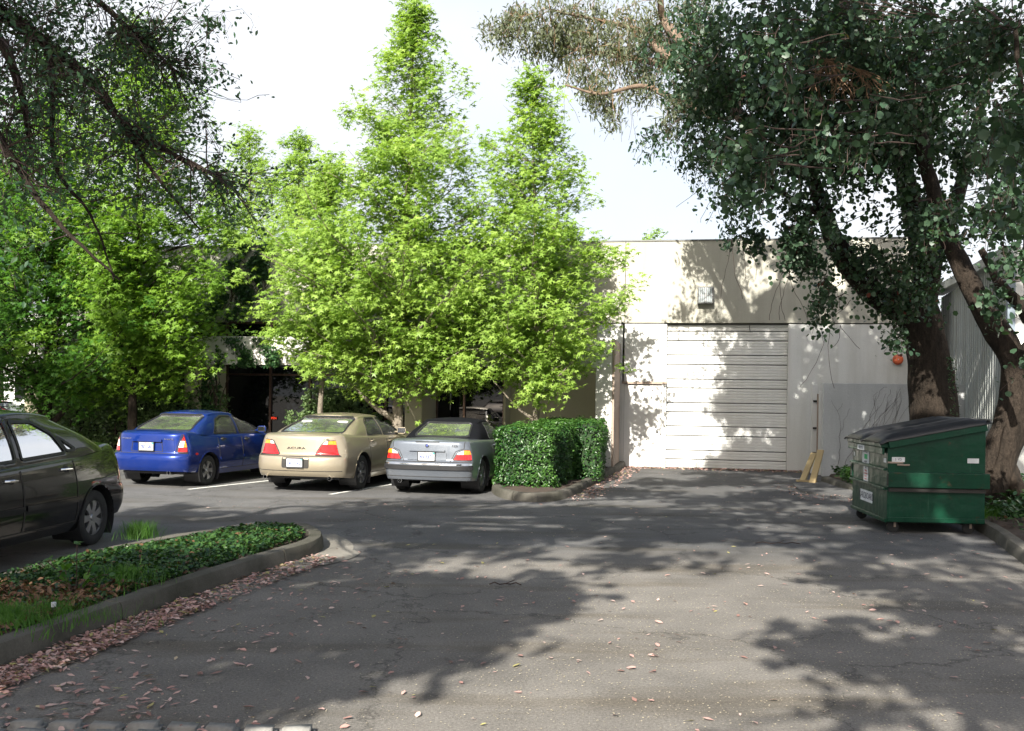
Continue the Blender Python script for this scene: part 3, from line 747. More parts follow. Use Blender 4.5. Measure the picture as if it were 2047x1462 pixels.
# creeper stems on the enclosure wall
def stems(name, P0, n, H, spread, rad, mat, label, cat, fn, lean=.3):
    m = MB()
    for k in range(n):
        q = P0 + rnd.uniform(0, 1) * spread; z = 0.1; pts = [fn(q, z)]; dq = rnd.uniform(-.1, lean)
        while z < H * rnd.uniform(.75, 1.0):
            z += .12; q += dq * .12 + rnd.uniform(-.03, .045); dq = dq * .8 + rnd.uniform(-.25, .33); pts.append(fn(q, z))
            if rnd.random() < .16:
                qq, zz_ = q, z; pp = [fn(qq, zz_)]
                for _ in range(rnd.randint(2, 6)): qq += rnd.uniform(-.02, .09); zz_ += .09; pp.append(fn(qq, min(zz_, H)))
                m.tube(pp, rad * .55, 3, False)
        m.tube(pts, [rad * (1 - .6 * i / len(pts)) for i in range(len(pts))], 4, False)
    return tag(m.build(name, mat), label, cat)
stems('creeper_vine', .2, 17, 2.1, 2.4, .0045, M['twig'], 'bare brown creeper stems climbing the grey screen wall', 'vine', lambda q, z: e0 + t * q - nb * .012 + Vector((0, 0, z)))

# ------------------------------------------------------------------ things beyond the building on the left
fb = empty('distant_building', (0, 0, 0)); tag(fb, 'long white sunlit building far beyond the parking lot and trees', 'building')
m = MB(); m.box((-30, 62, 3.2), (44, .4, 6.4), 0); m.build('wall', M['doorw'], fb)
for k in range(9):
    m = MB(); m.box((-48 + k * 4.6, 61.77, 1.9), (2.2, .05, 1.5), 0); m.build('window', M['winglass'], fb)
m = MB(); m.box((-30, 68, 6.45), (44.4, 12.4, .1), 0); m.build('roof', M['grey_metal'], fb)
# ------------------------------------------------------------------ cars
def interp(tab, x):
    """smooth interpolation of [(x, y)]"""
    xs = [a for a, _ in tab]; ys = [b for _, b in tab]
    if x <= xs[0]: return ys[0]
    if x >= xs[-1]: return ys[-1]
    i = max(k for k in range(len(xs)) if xs[k] <= x); i = min(i, len(xs) - 2)
    h = xs[i + 1] - xs[i]; u = (x - xs[i]) / h
    def slope(k):
        if k == 0: return (ys[1] - ys[0]) / (xs[1] - xs[0])
        if k == len(xs) - 1: return (ys[-1] - ys[-2]) / (xs[-1] - xs[-2])
        a = (ys[k] - ys[k - 1]) / (xs[k] - xs[k - 1]); b = (ys[k + 1] - ys[k]) / (xs[k + 1] - xs[k])
        return 0 if a * b <= 0 else 2 * a * b / (a + b)
    m0, m1 = slope(i) * h, slope(i + 1) * h
    return (2*u**3-3*u**2+1)*ys[i] + (u**3-2*u**2+u)*m0 + (-2*u**3+3*u**2)*ys[i+1] + (u**3-u**2)*m1
def sst(a, b, x):
    u = min(1, max(0, (x - a) / (b - a))); return u * u * (3 - 2 * u)
def half_outline(L, w, rr, rf, bow_r, bow_f, xs, n_end=8, n_c=9, e=2.4):
    """(x, y) from rear centre line round the +y side to front centre line. rr/rf = (rx, ry) corner radii"""
    P = []
    def corner(rx, ry, bow, end):
        q = []
        for i in range(n_end): q.append((0, (w - ry) * i / n_end))
        for i in range(n_c + 1):
            a = (math.pi / 2) * i / n_c
            cx_, cy_ = math.cos(a), math.sin(a)
            q.append((rx * (1 - abs(cx_) ** (2 / e)), (w - ry) + ry * abs(cy_) ** (2 / e)))
        return [(x + bow * (y / w) ** 2 * (1 - min(1, x / rx)), y) for x, y in q]
    P += corner(rr[0], rr[1], bow_r, 0)
    x0, x1 = rr[0], L - rf[0]
    for x in xs:
        if x0 + .02 < x < x1 - .02: P.append((x, w))
    f = corner(rf[0], rf[1], bow_f, 1)
    P += [(L - x, y) for x, y in reversed(f)]
    return P
def poly_dist(P, poly):
    """P (n,2): distance to closed polygon outline and the nearest point"""
    A = np.array(poly); B = np.roll(A, -1, 0); best = np.full(len(P), 1e9); near = np.zeros_like(P)
    for a, b in zip(A, B):
        d = b - a; L2 = max(1e-12, (d * d).sum()); u = np.clip(((P - a) @ d) / L2, 0, 1); q = a + u[:, None] * d
        e = np.hypot(*(P - q).T); k = e < best; best[k] = e[k]; near[k] = q[k]
    return best, near
def dense(poly, step=0.03, closed=True):
    out = []; n = len(poly)
    for i in range(n if closed else n - 1):
        a = Vector(poly[i]); b = Vector(poly[(i + 1) % n]); k = max(1, int((b - a).length / step))
        out += [tuple(a.lerp(b, j / k)) for j in range(k)]
    if not closed: out.append(tuple(poly[-1]))
    return out
def roundpoly(poly, it=2): return roundcorner(poly, {1: .01, 2: .035, 3: .07}[it])

def car(name, S, pm, mats=None):
    """S: table of dimensions. Local axes: +x to the front (x = 0 at the tail), +y to the car's own left, z up."""
    root = empty(name)
    L, w = S['L'], S['W'] / 2
    ra, fa, R = S['rear_axle'], S['front_axle'], S['R']
    seams = S.get('seams', [])
    xs = sorted(set([round(x, 3) for x in np.arange(.15, L - .1, .035)]))
    for q in seams:
        j = min(range(len(xs)), key=lambda i: abs(xs[i] - q)); xs[j] = q
    H = half_outline(L, w, S.get('rr', (.26, .42)), S.get('rf', (.5, .6)), S.get('bow_r', .05), S.get('bow_f', .12), xs)
    zs = lambda x: interp(S['belt'], x)
    zb = lambda x: interp(S['bottom'], x)
    taper = lambda x: 1 - .07 * max(0, 1 - x / 1.5) ** 2 - .10 * max(0, 1 - (L - x) / 1.5) ** 2
    rear = lambda z: interp(S['rear_prof'], z); front = lambda z: interp(S['front_prof'], z); side = lambda z: interp(S['side_prof'], z)
    r = S.get('edge', .05)
    def place(x, y, z, inset=0.0):
        fr = 1 - sst(0, .9, x); ff = sst(L - .9, L, x)
        yy = max(0, y / w * (w * taper(x) - side(z) * (y / w) ** 2 - inset))
        k = 1.0
        xx = x + (rear(z) + inset) * fr - (front(z) + inset) * ff
        return xx, yy, z
    nv = 26
    half = []
    for (x, y) in H:
        col = []
        z0, z1 = zb(x), zs(x)
        for i in range(nv + 1):
            col.append(place(x, y, z0 + (z1 - r - z0) * i / nv))
        for k in range(1, 5):
            f = math.pi / 2 * k / 4
            z = z1 - r + r * math.sin(f); p = place(x, y, z, r * (1 - math.cos(f))); col.append(p)
        half.append(col)
    nk = len(half); nr = nv + 5
    V = []; idx = {}
    for i, col in enumerate(half):
        for j, p in enumerate(col): idx[(0, i, j)] = len(V); V.append(p)
    for i, col in enumerate(half):
        for j, p in enumerate(col):
            if i in (0, nk - 1): idx[(1, i, j)] = idx[(0, i, j)]
            else: idx[(1, i, j)] = len(V); V.append((p[0], -p[1], p[2]))
    F = []
    for i in range(nk - 1):
        for j in range(nr - 1):
            F.append((idx[(0, i, j)], idx[(0, i, j + 1)], idx[(0, i + 1, j + 1)], idx[(0, i + 1, j)]))
            F.append((idx[(1, i, j)], idx[(1, i + 1, j)], idx[(1, i + 1, j + 1)], idx[(1, i, j + 1)]))
    # top skin
    nt_ = 12; top = []
    for i in range(nk):
        x, y, z = half[i][-1]; row = []
        if i in (0, nk - 1):
            row = [idx[(0, i, nr - 1)]] * (nt_ + 1)
        else:
            for k in range(nt_ + 1):
                if k == 0: row.append(idx[(0, i, nr - 1)])
                elif k == nt_: row.append(idx[(1, i, nr - 1)])
                else:
                    u = 1 - 2 * k / nt_
                    row.append(len(V)); V.append((x, y * u, z + S.get('crown', .03) * (1 - u * u) * min(1, y / w * 1.2)))
        top.append(row)
    for i in range(nk - 1):
        for k in range(nt_):
            a, b, c, d = top[i][k], top[i][k + 1], top[i + 1][k + 1], top[i + 1][k]
            f = []
            for q in (a, b, c, d):
                if q not in f: f.append(q)
            if len(f) > 2: F.append(tuple(f))
    V = np.array(V)
    # wheel openings: snap the grid onto the arches, drop the faces inside
    arches = []
    Ra = R + S.get('gap', .055)
    for ax in (ra, fa):
        c = [(ax + math.cos(a) * Ra, R + math.sin(a) * Ra) for a in np.linspace(math.radians(-75), math.radians(255), 60)]
        c += [(ax - .09, -.1), (ax + .09, -.1)]
        arches.append(c)
    sidev = np.abs(V[:, 1]) > w * .62
    P2 = V[:, [0, 2]].copy(); kill = np.zeros(len(V), bool)
    for c in arches:
        d, nq = poly_dist(P2, c); k = sidev & (d < .02)
        V[k, 0] = nq[k, 0]; V[k, 2] = nq[k, 1]
        ins = inside_np(P2, c) & sidev & (d >= .02); kill |= ins
    keep = [f for f in F if not (any(kill[i] for i in f))]
    # doors taken out as parts of their own
    def emit(nm, faces, mat, parent, smooth=True, Vs=None):
        Vs = V if Vs is None else Vs
        used = sorted({i for f in faces for i in f}); mp = {a: b for b, a in enumerate(used)}
        me = bpy.data.meshes.new(nm); me.from_pydata([tuple(Vs[i]) for i in used], [], [tuple(mp[i] for i in f) for f in faces]); me.update()
        bm = bmesh.new(); bm.from_mesh(me); bmesh.ops.dissolve_degenerate(bm, dist=1e-5, edges=bm.edges); bmesh.ops.recalc_face_normals(bm, faces=bm.faces); bm.to_mesh(me); bm.free()
        return mesh_obj(nm, me, mat, parent, smooth)
    doors = {}; rest = []
    for f in keep:
        c = V[list(f)].mean(0); hit = None
        if abs(c[1]) > w * .8 and c[2] > S['sill'] and c[2] < zs(c[0]) - .012:
            for a, b in S.get('doors', []):
                if a < c[0] < b: hit = (a, b, c[1] > 0)
        (doors.setdefault(hit, []) if hit else rest).append(f)
    body = emit('body', rest, pm, root)
    door_objs = {}
    for k, fs in doors.items(): door_objs[k] = emit('door', fs, pm, root)
    full = BVHTree.FromPolygons([Vector(v) for v in V], keep)
    # -------- cabin
    C = S['cabin']
    xb0, xb1, xt0, xt1 = C['xb0'], C['xb1'], C['xt0'], C['xt1']; wb, wt = C['wb'], C['wt']; zr = C['zr']
    xs2 = np.linspace(0.001, .999, 110)
    def cab_half(x0, x1, ww, rx0, rx1, ry, bow0, bow1):
        Lc = x1 - x0; e = 2.6; P = []
        ne, nc = 16, 12
        for i in range(ne): P.append((bow0 * ((ww - ry) * i / ne / ww) ** 2, (ww - ry) * i / ne))
        for i in range(nc + 1):
            a = math.pi / 2 * i / nc
            P.append((rx0 * (1 - math.cos(a) ** (2 / e)) + bow0 * (1 - i / nc) * ((ww - ry) / ww) ** 2, (ww - ry) + ry * math.sin(a) ** (2 / e)))
        for u in xs2: P.append((rx0 + (Lc - rx0 - rx1) * u, ww))
        for i in range(nc, -1, -1):
            a = math.pi / 2 * i / nc
            P.append((Lc - rx1 * (1 - math.cos(a) ** (2 / e)) - bow1 * (1 - i / nc) * ((ww - ry) / ww) ** 2, (ww - ry) + ry * math.sin(a) ** (2 / e)))
        for i in range(ne - 1, -1, -1): P.append((Lc - bow1 * ((ww - ry) * i / ne / ww) ** 2, (ww - ry) * i / ne))
        return [(x0 + a, b) for a, b in P]
    B0 = cab_half(xb0, xb1, wb, C.get('crx', .35), .4, C.get('cry', .22), .16, .22)
    T0 = cab_half(xt0, xt1, wt, .16, .16, .22, .08, .12)
    xm = (xt0 + xt1) / 2; hl = (xt1 - xt0) / 2
    nrow = 22; cols = []
    for (xa, ya), (xc, yc) in zip(B0, T0):
        col = []; z0 = zs(min(max(xa, .05), L - .05)) - .035
        zt = zr - C.get('roofdrop', .05) * ((xc - xm) / hl) ** 2 - .045
        er = .045
        for i in range(nrow + 1):
            v = i / nrow; bl = math.sin(math.pi * v)
            fr_ = 1 - sst(.25, .5, abs((xc - xm) / hl) * -1 + 1.0)     # 1 at the two ends
            xx = xa + (xc - xa) * v; yy = ya + (yc - ya) * v + .028 * bl * (ya / wb)
            sgn = -1 if xc < xm else 1
            xx += sgn * C.get('bulge', .06) * bl * sst(.6, 1.0, abs((xc - xm) / hl))
            col.append((xx, yy, z0 + (zt - z0) * v))
        px_, py_ = col[-1][0], col[-1][1]
        for k in range(1, 5):
            a = math.pi / 2 * k / 4; ins = er * (1 - math.cos(a))
            fx = (px_ - xm) * (1 - ins / hl * 1.2) + xm
            col.append((fx, py_ * (1 - ins / wt), zt + er * math.sin(a)))
        cols.append(col)
    V2 = []; F2 = []; id2 = {}; nk2 = len(cols); nr2 = len(cols[0])
    for sd in (0, 1):
        for i, col in enumerate(cols):
            for j, p in enumerate(col):
                if sd and i in (0, nk2 - 1): id2[(1, i, j)] = id2[(0, i, j)]
                else: id2[(sd, i, j)] = len(V2); V2.append((p[0], p[1] if not sd else -p[1], p[2]))
    for i in range(nk2 - 1):
        for j in range(nr2 - 1):
            F2.append((id2[(0, i, j)], id2[(0, i, j + 1)], id2[(0, i + 1, j + 1)], id2[(0, i + 1, j)]))
            F2.append((id2[(1, i, j)], id2[(1, i + 1, j)], id2[(1, i + 1, j + 1)], id2[(1, i, j + 1)]))
    rt = []
    for i in range(nk2):
        x, y, z = cols[i][-1]; row = []
        for k in range(13):
            if k == 0 or i in (0, nk2 - 1): row.append(id2[(0, i, nr2 - 1)])
            elif k == 12: row.append(id2[(1, i, nr2 - 1)])
            else:
                u = 1 - k / 6; row.append(len(V2)); V2.append((x, y * u, z + .035 * (1 - u * u) * min(1, y / wt * 1.3)))
        rt.append(row)
    for i in range(nk2 - 1):
        for k in range(12):
            f = []
            for q in (rt[i][k], rt[i][k + 1], rt[i + 1][k + 1], rt[i + 1][k]):
                if q not in f: f.append(q)
            if len(f) > 2: F2.append(tuple(f))
    V2 = np.array(V2); cabt = BVHTree.FromPolygons([Vector(v) for v in V2], F2)
    # projections
    def pr_side(sgn, tree):
        def f(a, b):
            h = tree.ray_cast(Vector((a, sgn * 3, b)), Vector((0, -sgn, 0)))
            return (h[0], h[1] * (1 if h[1].y * sgn > 0 else -1)) if h[0] else None
        return f
    def pr_end(sgn, tree):
        def f(a, b):      # a = y, b = z ; sgn -1 = from behind
            h = tree.ray_cast(Vector((-3 if sgn < 0 else L + 3, a, b)), Vector((-sgn, 0, 0)))
            return (h[0], h[1] * (1 if h[1].x * sgn > 0 else -1)) if h[0] else None
        return f
    def patch(nm, poly, pr, offs, mat, parent=None, cell=.05, smooth=True):
        B = dense(poly, cell); n = len(B); A = np.array(B); pts = [Vector(p) for p in B]
        lo, hi = A.min(0), A.max(0)
        gx, gy = np.meshgrid(np.arange(lo[0] + cell / 2, hi[0], cell), np.arange(lo[1] + cell / 2, hi[1], cell))
        Q = np.stack([gx.ravel(), gy.ravel()], 1)
        if len(Q):
            d, _ = poly_dist(Q, poly); Q = Q[inside_np(Q, poly) & (d > cell * .4)]; pts += [Vector(q) for q in Q]
        r_ = geometry.delaunay_2d_cdt(pts, [(i, (i + 1) % n) for i in range(n)], [list(range(n))], 1, 1e-6)
        Vp = []; ok = []
        for p in r_[0]:
            h = pr(p.x, p.y)
            if h is None: Vp.append(None)
            else: Vp.append(h[0] + h[1].normalized() * offs)
        Fp = [f for f in r_[2] if all(Vp[i] is not None for i in f)]
        if not Fp: return None
        used = sorted({i for f in Fp for i in f}); mp = {a: b for b, a in enumerate(used)}
        me = bpy.data.meshes.new(nm); me.from_pydata([tuple(Vp[i]) for i in used], [], [tuple(mp[i] for i in f) for f in Fp]); me.update()
        return mesh_obj(nm, me, mat, parent or root, smooth)
    def ribbon(nm, line, pr, offs, wd, mat, parent=None, closed=True, step=.03):
        ln = dense(line, step, closed); a = off(ln, wd / 2, closed); b = off(ln, -wd / 2, closed); Vr = []; ok = []
        for p, q, c in zip(a, b, ln):
            hc = pr(*c); hp = pr(*p) or hc; hq = pr(*q) or hc
            if hc is None: ok.append(False); Vr += [(0, 0, 0), (0, 0, 0)]; continue
            ok.append(True); Vr += [tuple(hp[0] + hp[1].normalized() * offs), tuple(hq[0] + hq[1].normalized() * offs)]
        n = len(ln); Fr = []
        for i in range(n if closed else n - 1):
            j = (i + 1) % n
            if ok[i] and ok[j]:
                if (Vector(Vr[2 * i]) - Vector(Vr[2 * j])).length < .22: Fr.append((2 * i, 2 * i + 1, 2 * j + 1, 2 * j))
        if not Fr: return None
        me = bpy.data.meshes.new(nm); me.from_pydata(Vr, [], Fr); me.update()
        o = mesh_obj(nm, me, mat, parent or root)
        sd = o.modifiers.new("thickness", 'SOLIDIFY'); sd.thickness = offs; sd.offset = -1
        return o
    # window openings
    kill2 = np.zeros(len(V2), bool)
    wins = []
    for poly in S['side_windows']:
        for sg_ in (1, -1): wins.append(('s', sg_, roundpoly(poly, 2)))
    wins.append(('r', -1, roundpoly(S['rear_window'], 3)))
    wins.append(('f', 1, roundpoly(S['windshield'], 3)))
    for typ, sg_, poly in wins:
        if typ == 's': Q = V2[:, [0, 2]]; sel = (V2[:, 1] * sg_ > wt * .6)
        else: Q = V2[:, [1, 2]]; sel = (V2[:, 0] < xm - hl * .45) if typ == 'r' else (V2[:, 0] > xm + hl * .45)
        Q = Q.copy(); d, nq = poly_dist(Q, poly); ins = inside_np(Q, poly)
        k = sel & (d < .016)
        ax_ = [0, 2] if typ == 's' else [1, 2]
        V2[k, ax_[0]] = nq[k, 0]; V2[k, ax_[1]] = nq[k, 1]
        kill2 |= sel & ins & (d >= .016)
    roofm = S.get('roof_mat', pm)
    cab = emit('roof', [f for f in F2 if not any(kill2[i] for i in f)], roofm, root, True, V2)
    sealm = M['trim']
    for typ, sg_, poly in wins:
        pr = pr_side(sg_, cabt) if typ == 's' else pr_end(sg_, cabt)
        nm = {'s': 'side_window', 'r': 'rear_window', 'f': 'windshield'}[typ]
        gl = patch(nm, poly, pr, -.006, M['carglass'], cell=.07)
        if gl: ribbon('window_seal', poly, pr, .004, S.get('seal', .03), sealm, gl)
    # seams
    for i_, (a, b) in enumerate(S.get('doors', [])):
        for sg_ in (1, -1):
            pr = pr_side(sg_, full)
            par = door_objs.get((a, b, sg_ > 0), body)
            for xq in (a, b):
                pts = [(xq, z) for z in np.arange(S['sill'], zs(xq) - .03, .05)]
                pts = [p for p in pts if all(math.hypot(p[0] - ax, p[1] - R) > Ra + .01 for ax in (ra, fa))]
                if len(pts) > 2 and not (i_ > 0 and xq == a and False): ribbon('door_seam', pts, pr, .0025, .009, M['groove'], par, False)
            pts = [(x, S['sill']) for x in np.arange(a, b, .05)]; pts = [p for p in pts if all(math.hypot(p[0] - ax, p[1] - R) > Ra + .01 for ax in (ra, fa))]
            if len(pts) > 2: ribbon('sill_seam', pts, pr, .0025, .008, M['groove'], par, False)
            if S.get('molding'):
                z, ht, mm = S['molding']
                pts = [(x, z) for x in np.arange(a + .012, b - .008, .05)] + [(b - .012, z)]
                pts = [p for p in pts if all(math.hypot(p[0] - ax, p[1] - R) > Ra + .02 for ax in (ra, fa))]
                if len(pts) > 2: ribbon('side_molding', pts, pr, .014, ht, mm if mm else pm, par, False)
            # handle
            hx = a + .09 if S.get('handle_rear', True) else b - .2
            hz = zs(hx) - S.get('handle_drop', .10); h = pr(hx + .08, hz)
            if h:
                m = MB(); sy = h[0].y
                m.tube([(hx, sy + sg_ * .0, hz), (hx + .015, sy + sg_ * .028, hz), (hx + .15, sy + sg_ * .03, hz + .004), (hx + .175, sy, hz + .004)], .013, 8); m.build('handle', S.get('handle_mat', pm), par, True)
                patch('handle_cup', roundpoly([(hx + .03, hz - .035), (hx + .13, hz - .035), (hx + .13, hz + .035), (hx + .03, hz + .035)], 2), pr, .002, M['groove'], par, .03)
    prr0 = pr_end(-1, full)
    def prr(a, b):
        for _ in range(40):
            h = prr0(a, b)
            if h is not None and h[0].x < S.get('lampx', .24): return h
            a *= .985
        return None
    for sm in S.get('rear_seams', []): ribbon('seam', sm, prr, .0025, .009, M['groove'], body, False)
    for sg_ in (1, -1):
        for sm in S.get('side_seams', []): ribbon('seam', sm, pr_side(sg_, full), .0025, .009, M['groove'], body, False)
        for poly, mm, nm in S.get('side_lights', []): patch(nm, roundpoly(poly, 2), pr_side(sg_, full), .008, M[mm], cell=.03)
    # lamps
    for sg_ in (1, -1):
        lp = None
        for k, (poly, mm) in enumerate(S['lamps']):
            pl = [(sg_ * y, z) for y, z in poly]
            pl = roundpoly(pl, 2) if k == 0 else pl
            o = patch('taillight' if k == 0 else 'lamp_segment', pl, prr, .010 + .004 * (k > 0), M[mm], lp, .025)
            if k == 0:
                lp = o
                ribbon('lamp_surround', pl, prr, .006, .018, M['trim'], lp)
    for nm, poly, mm, o_ in S.get('rear_patches', []): patch(nm, poly, prr, o_, M[mm] if isinstance(mm, str) else mm, cell=.04)
    for nm, line, wd, mm, o_ in S.get('rear_ribbons', []): ribbon(nm, line, prr, o_, wd, M[mm] if isinstance(mm, str) else mm, root, False)
    # plate
    pz, ptxt = S['plate']
    h = prr(0, pz)[0]; lean = S.get('plate_lean', 0.0)
    plt = MB(); px_ = h.x - .022; plt.box((px_, 0, pz), (.006, .305, .152)); pobj = plt.build('licence_plate', M['plate'], root, bevel=.003)
    fr = MB()
    for c, d in (((0, .082), (.33, .018)), ((0, -.082), (.33, .022)), ((.157, 0), (.016, .19)), ((-.157, 0), (.016, .19))):
        fr.box((px_ - .002, c[0], pz + c[1]), (.012, d[0] if d[0] > .05 else d[0], d[1] if d[0] > .05 else .146))
    fr.build('plate_frame', M['trim'], pobj)
    Rm = Matrix(((0, 0, -1, 0), (-1, 0, 0, 0), (0, 1, 0, 0), (0, 0, 0, 1)))
    text_obj(ptxt, .092, M['plateblue'], Matrix.Translation((px_ - .005, 0, pz - .012)) @ Rm, pobj, 'plate_number', sx=.68, bold=.0022)
    text_obj("California", .028, M['platered'], Matrix.Translation((px_ - .005, 0, pz + .055)) @ Rm, pobj, 'plate_state')
    st = MB(); st.box((px_ - .0045, -.13, pz + .055), (.003, .032, .024)); st.build('plate_sticker', M['sticker'], pobj)
    for body_, y_, z_, sz, mm, sx_ in S.get('badges', []):
        h = prr(y_, z_)
        if h: text_obj(body_, sz, M[mm], Matrix.Translation((h[0].x - .008, y_, z_)) @ Rm, root, 'badge', .003, sx_)
    if S.get('round_badge'):
        y_, z_, rr_ = S['round_badge']; h = prr(y_, z_)
        m = MB(); Mx = Matrix.Translation((h[0].x, y_, z_)) @ Matrix.Rotation(-math.pi / 2, 4, 'Y'); m.lathe([(0, .012), (rr_, .010), (rr_, 0)], 20, Mx); b_ = m.build('round_badge', M['trim'], root)
        m = MB(); m.lathe([(rr_ * .62, .0125), (rr_ * .0, .014)], 20, Mx); m.build('badge_centre', M['plateblue'] , b_)
        m = MB(); m.lathe([(rr_ * 1.02, .0), (rr_ * 1.04, .012), (rr_ * .94, .014), (rr_ * .92, .01)], 20, Mx); m.build('badge_ring', M['chrome'], b_)
    # exhaust
    for y_ in S.get('exhaust', []):
        m = MB(); Mx = Matrix.Translation((S.get('exx', .12), y_, S['bottom'][0][1] - .03)) @ Matrix.Rotation(-math.pi / 2, 4, 'Y')
        m.lathe([(.028, -.25), (.036, -.12), (.038, .02), (.031, .02), (.028, -.1)], 16, Mx); m.build('exhaust_pipe', M['chrome'], root, True)
    # floor and wells
    m = MB(); zf = max(.2, S['sill'] - .12)
    m.box((L / 2, 0, zf + .06), (L - .6, S['W'] - .36, .04)); m.box((ra, 0, R * .95), (.08, S['W'] - .35, .08))
    m.box((1.3, .25, zf + .02), (.5, .3, .12))
    m.build('underbody', M['trim'], root)
    for ax in (ra, fa):
        for sg_ in (1, -1):
            m = MB(); aa = np.linspace(math.radians(-35), math.radians(215), 26); Vw = []
            yo = w * taper(ax) - side(.55) - .012
            for a in aa:
                for yy in (yo, yo - .34): Vw.append((ax + math.cos(a) * (Ra + .005), sg_ * yy, R + math.sin(a) * (Ra + .005)))
            m.add(Vw, [(2 * i, 2 * i + 1, 2 * i + 3, 2 * i + 2) for i in range(len(aa) - 1)])
            m.add([(ax - Ra, sg_ * (yo - .34), .25), (ax + Ra, sg_ * (yo - .34), .25), (ax + Ra, sg_ * (yo - .34), R + Ra), (ax - Ra, sg_ * (yo - .34), R + Ra)], [(0, 1, 2, 3)])
            m.build('wheel_well', M['trim'], root)
            arc = [(ax + math.cos(a) * (Ra + .004), R + math.sin(a) * (Ra + .004)) for a in np.linspace(math.radians(-28), math.radians(208), 40)]
            ribbon('arch_lip', arc, pr_side(sg_, full), .005, .03, pm, body, False)
    # wheels
    tyre_me = None
    ty = MB(); tw = S.get('tw', .195)
    prof = [(R * .62, -tw * .44), (R * .72, -tw * .5), (R * .9, -tw * .5), (R * .975, -tw * .42), (R, -tw * .28)]
    for k in range(4): q = -tw * .22 + k * tw * .147; prof += [(R, q - .004), (R - .008, q - .002), (R - .008, q + .002), (R, q + .004)]
    prof += [(R, tw * .28), (R * .975, tw * .42), (R * .9, tw * .5), (R * .72, tw * .5), (R * .62, tw * .44)]
    ty.lathe(prof, 40)
    rm = MB(); Rr = R * .66
    rm.lathe([(Rr, tw * .46), (Rr * 1.0, tw * .40), (Rr * .93, tw * .36), (Rr * .93, -tw * .3)], 36)
    rm.lathe([(0.0, tw * .42), (Rr * .16, tw * .41), (Rr * .22, tw * .33), (Rr * .24, tw * .2), (0, tw * .1)], 20)
    ns = S.get('spokes', 7)
    for k in range(ns):
        a = 2 * math.pi * k / ns; sw = S.get('spoke_w', .03)
        c_, s_ = math.cos(a), math.sin(a)
        def pt(rad, lat, h): return (c_ * rad - s_ * lat, s_ * rad + c_ * lat, h)
        Vs = [pt(Rr * .15, -sw * .8, tw * .36), pt(Rr * .15, sw * .8, tw * .36), pt(Rr * .6, sw * .8, tw * .40), pt(Rr * .6, -sw * .8, tw * .40), pt(Rr * .96, sw * 1.25, tw * .38), pt(Rr * .96, -sw * 1.25, tw * .38)]
        lo = [(x, y, z - .03) for x, y, z in Vs]
        rm.add(Vs + lo, [(0, 1, 2, 3), (3, 2, 4, 5), (1, 7, 8, 2), (2, 8, 10, 4), (3, 9, 6, 0), (5, 11, 9, 3)])
    dk = MB(); dk.lathe([(0, -.0), (Rr * .95, -.0)], 24)
    wheels = []
    for wi, (ax, sg_) in enumerate(((ra, 1), (ra, -1), (fa, 1), (fa, -1))):
        we = empty('wheel', (0, 0, 0)); we.parent = root
        yy = w * taper(ax) - side(.4) - tw / 2 - S.get('tuck', .03)
        we.location = (ax, sg_ * yy, R); we.rotation_euler = (-sg_ * math.pi / 2, 0, (S.get('steer', 0) if ax == fa else 0))
        if wi == 0: a_ = ty.build('tyre', M['rubber'], we, True); b2 = rm.build('rim', M['rim'], we, True); c2 = dk.build('brake_disc', M['trim'], we)
        else:
            for o0 in (a_, b2, c2): o1 = o0.copy(); COL.objects.link(o1); o1.parent = we
    # mirrors
    for sg_ in (1, -1):
        mx = S['mirror'][0]; mz = S['mirror'][1]; h = pr_side(sg_, cabt)(mx, mz) or pr_side(sg_, full)(mx, mz - .08)
        if not h: continue
        y0 = h[0].y
        bm = bmesh.new(); bmesh.ops.create_uvsphere(bm, u_segments=20, v_segments=12, radius=1)
        for v in bm.verts:
            x_, y_, z_ = v.co; e_ = lambda q, p: math.copysign(abs(q) ** p, q)
            v.co = Vector((e_(x_, .8) * .055 if x_ > 0 else -.02, e_(y_, .6) * .095, e_(z_, .6) * .068))
        me = bpy.data.meshes.new('mirror'); bm.to_mesh(me); bm.free(); mo = mesh_obj('mirror', me, S.get('mirror_mat', pm), root, True)
        mo.location = (mx, y0 + sg_ * .155, mz)
        m = MB(); m.box((-.0225, 0, 0), (.004, .165, .105)); g_ = m.build('mirror_glass', M['chrome'], mo, bevel=.0015)
        m = MB(); m.tube([(.02, -sg_ * .17, -.03), (.01, -sg_ * .06, -.03)], .018, 8); m.build('mirror_arm', S.get('mirror_mat', pm), mo)
    # interior
    zi = zs((xb0 + xb1) / 2)
    m = MB(); m.box((xb0 + .42, 0, zi + .015), (.45, wb * 1.7, .03)); m.build('parcel_shelf', M['shelf'], root)
    for sx_, hs in ((xb0 + .78, .20), (xb0 + 1.75, .22)):
        for sg_ in (1, -1):
            m = MB(); m.box((sx_, sg_ * .36, zi + hs * .3), (.12, .44, hs)); se = m.build('seat', M['greycloth'], root, bevel=.04)
            m = MB(); m.box((sx_, sg_ * .36, zi + hs * .8 + .075), (.09, .24, .13)); m.build('headrest', M['greycloth'], se, bevel=.04)
    m = MB(); aa = np.linspace(0, 2 * math.pi, 25); cxw = xb1 - .55
    m.tube([(cxw + .0 + .08 * math.sin(a), .36 + .18 * math.cos(a), zi + .02 + .17 * math.sin(a)) for a in aa], .013, 6, False); m.build('steering_wheel', M['trim'], root)
    return root, dict(full=full, patch=patch, ribbon=ribbon, prr=prr, body=body, cabt=cabt, pr_side=pr_side, pr_end=pr_end)

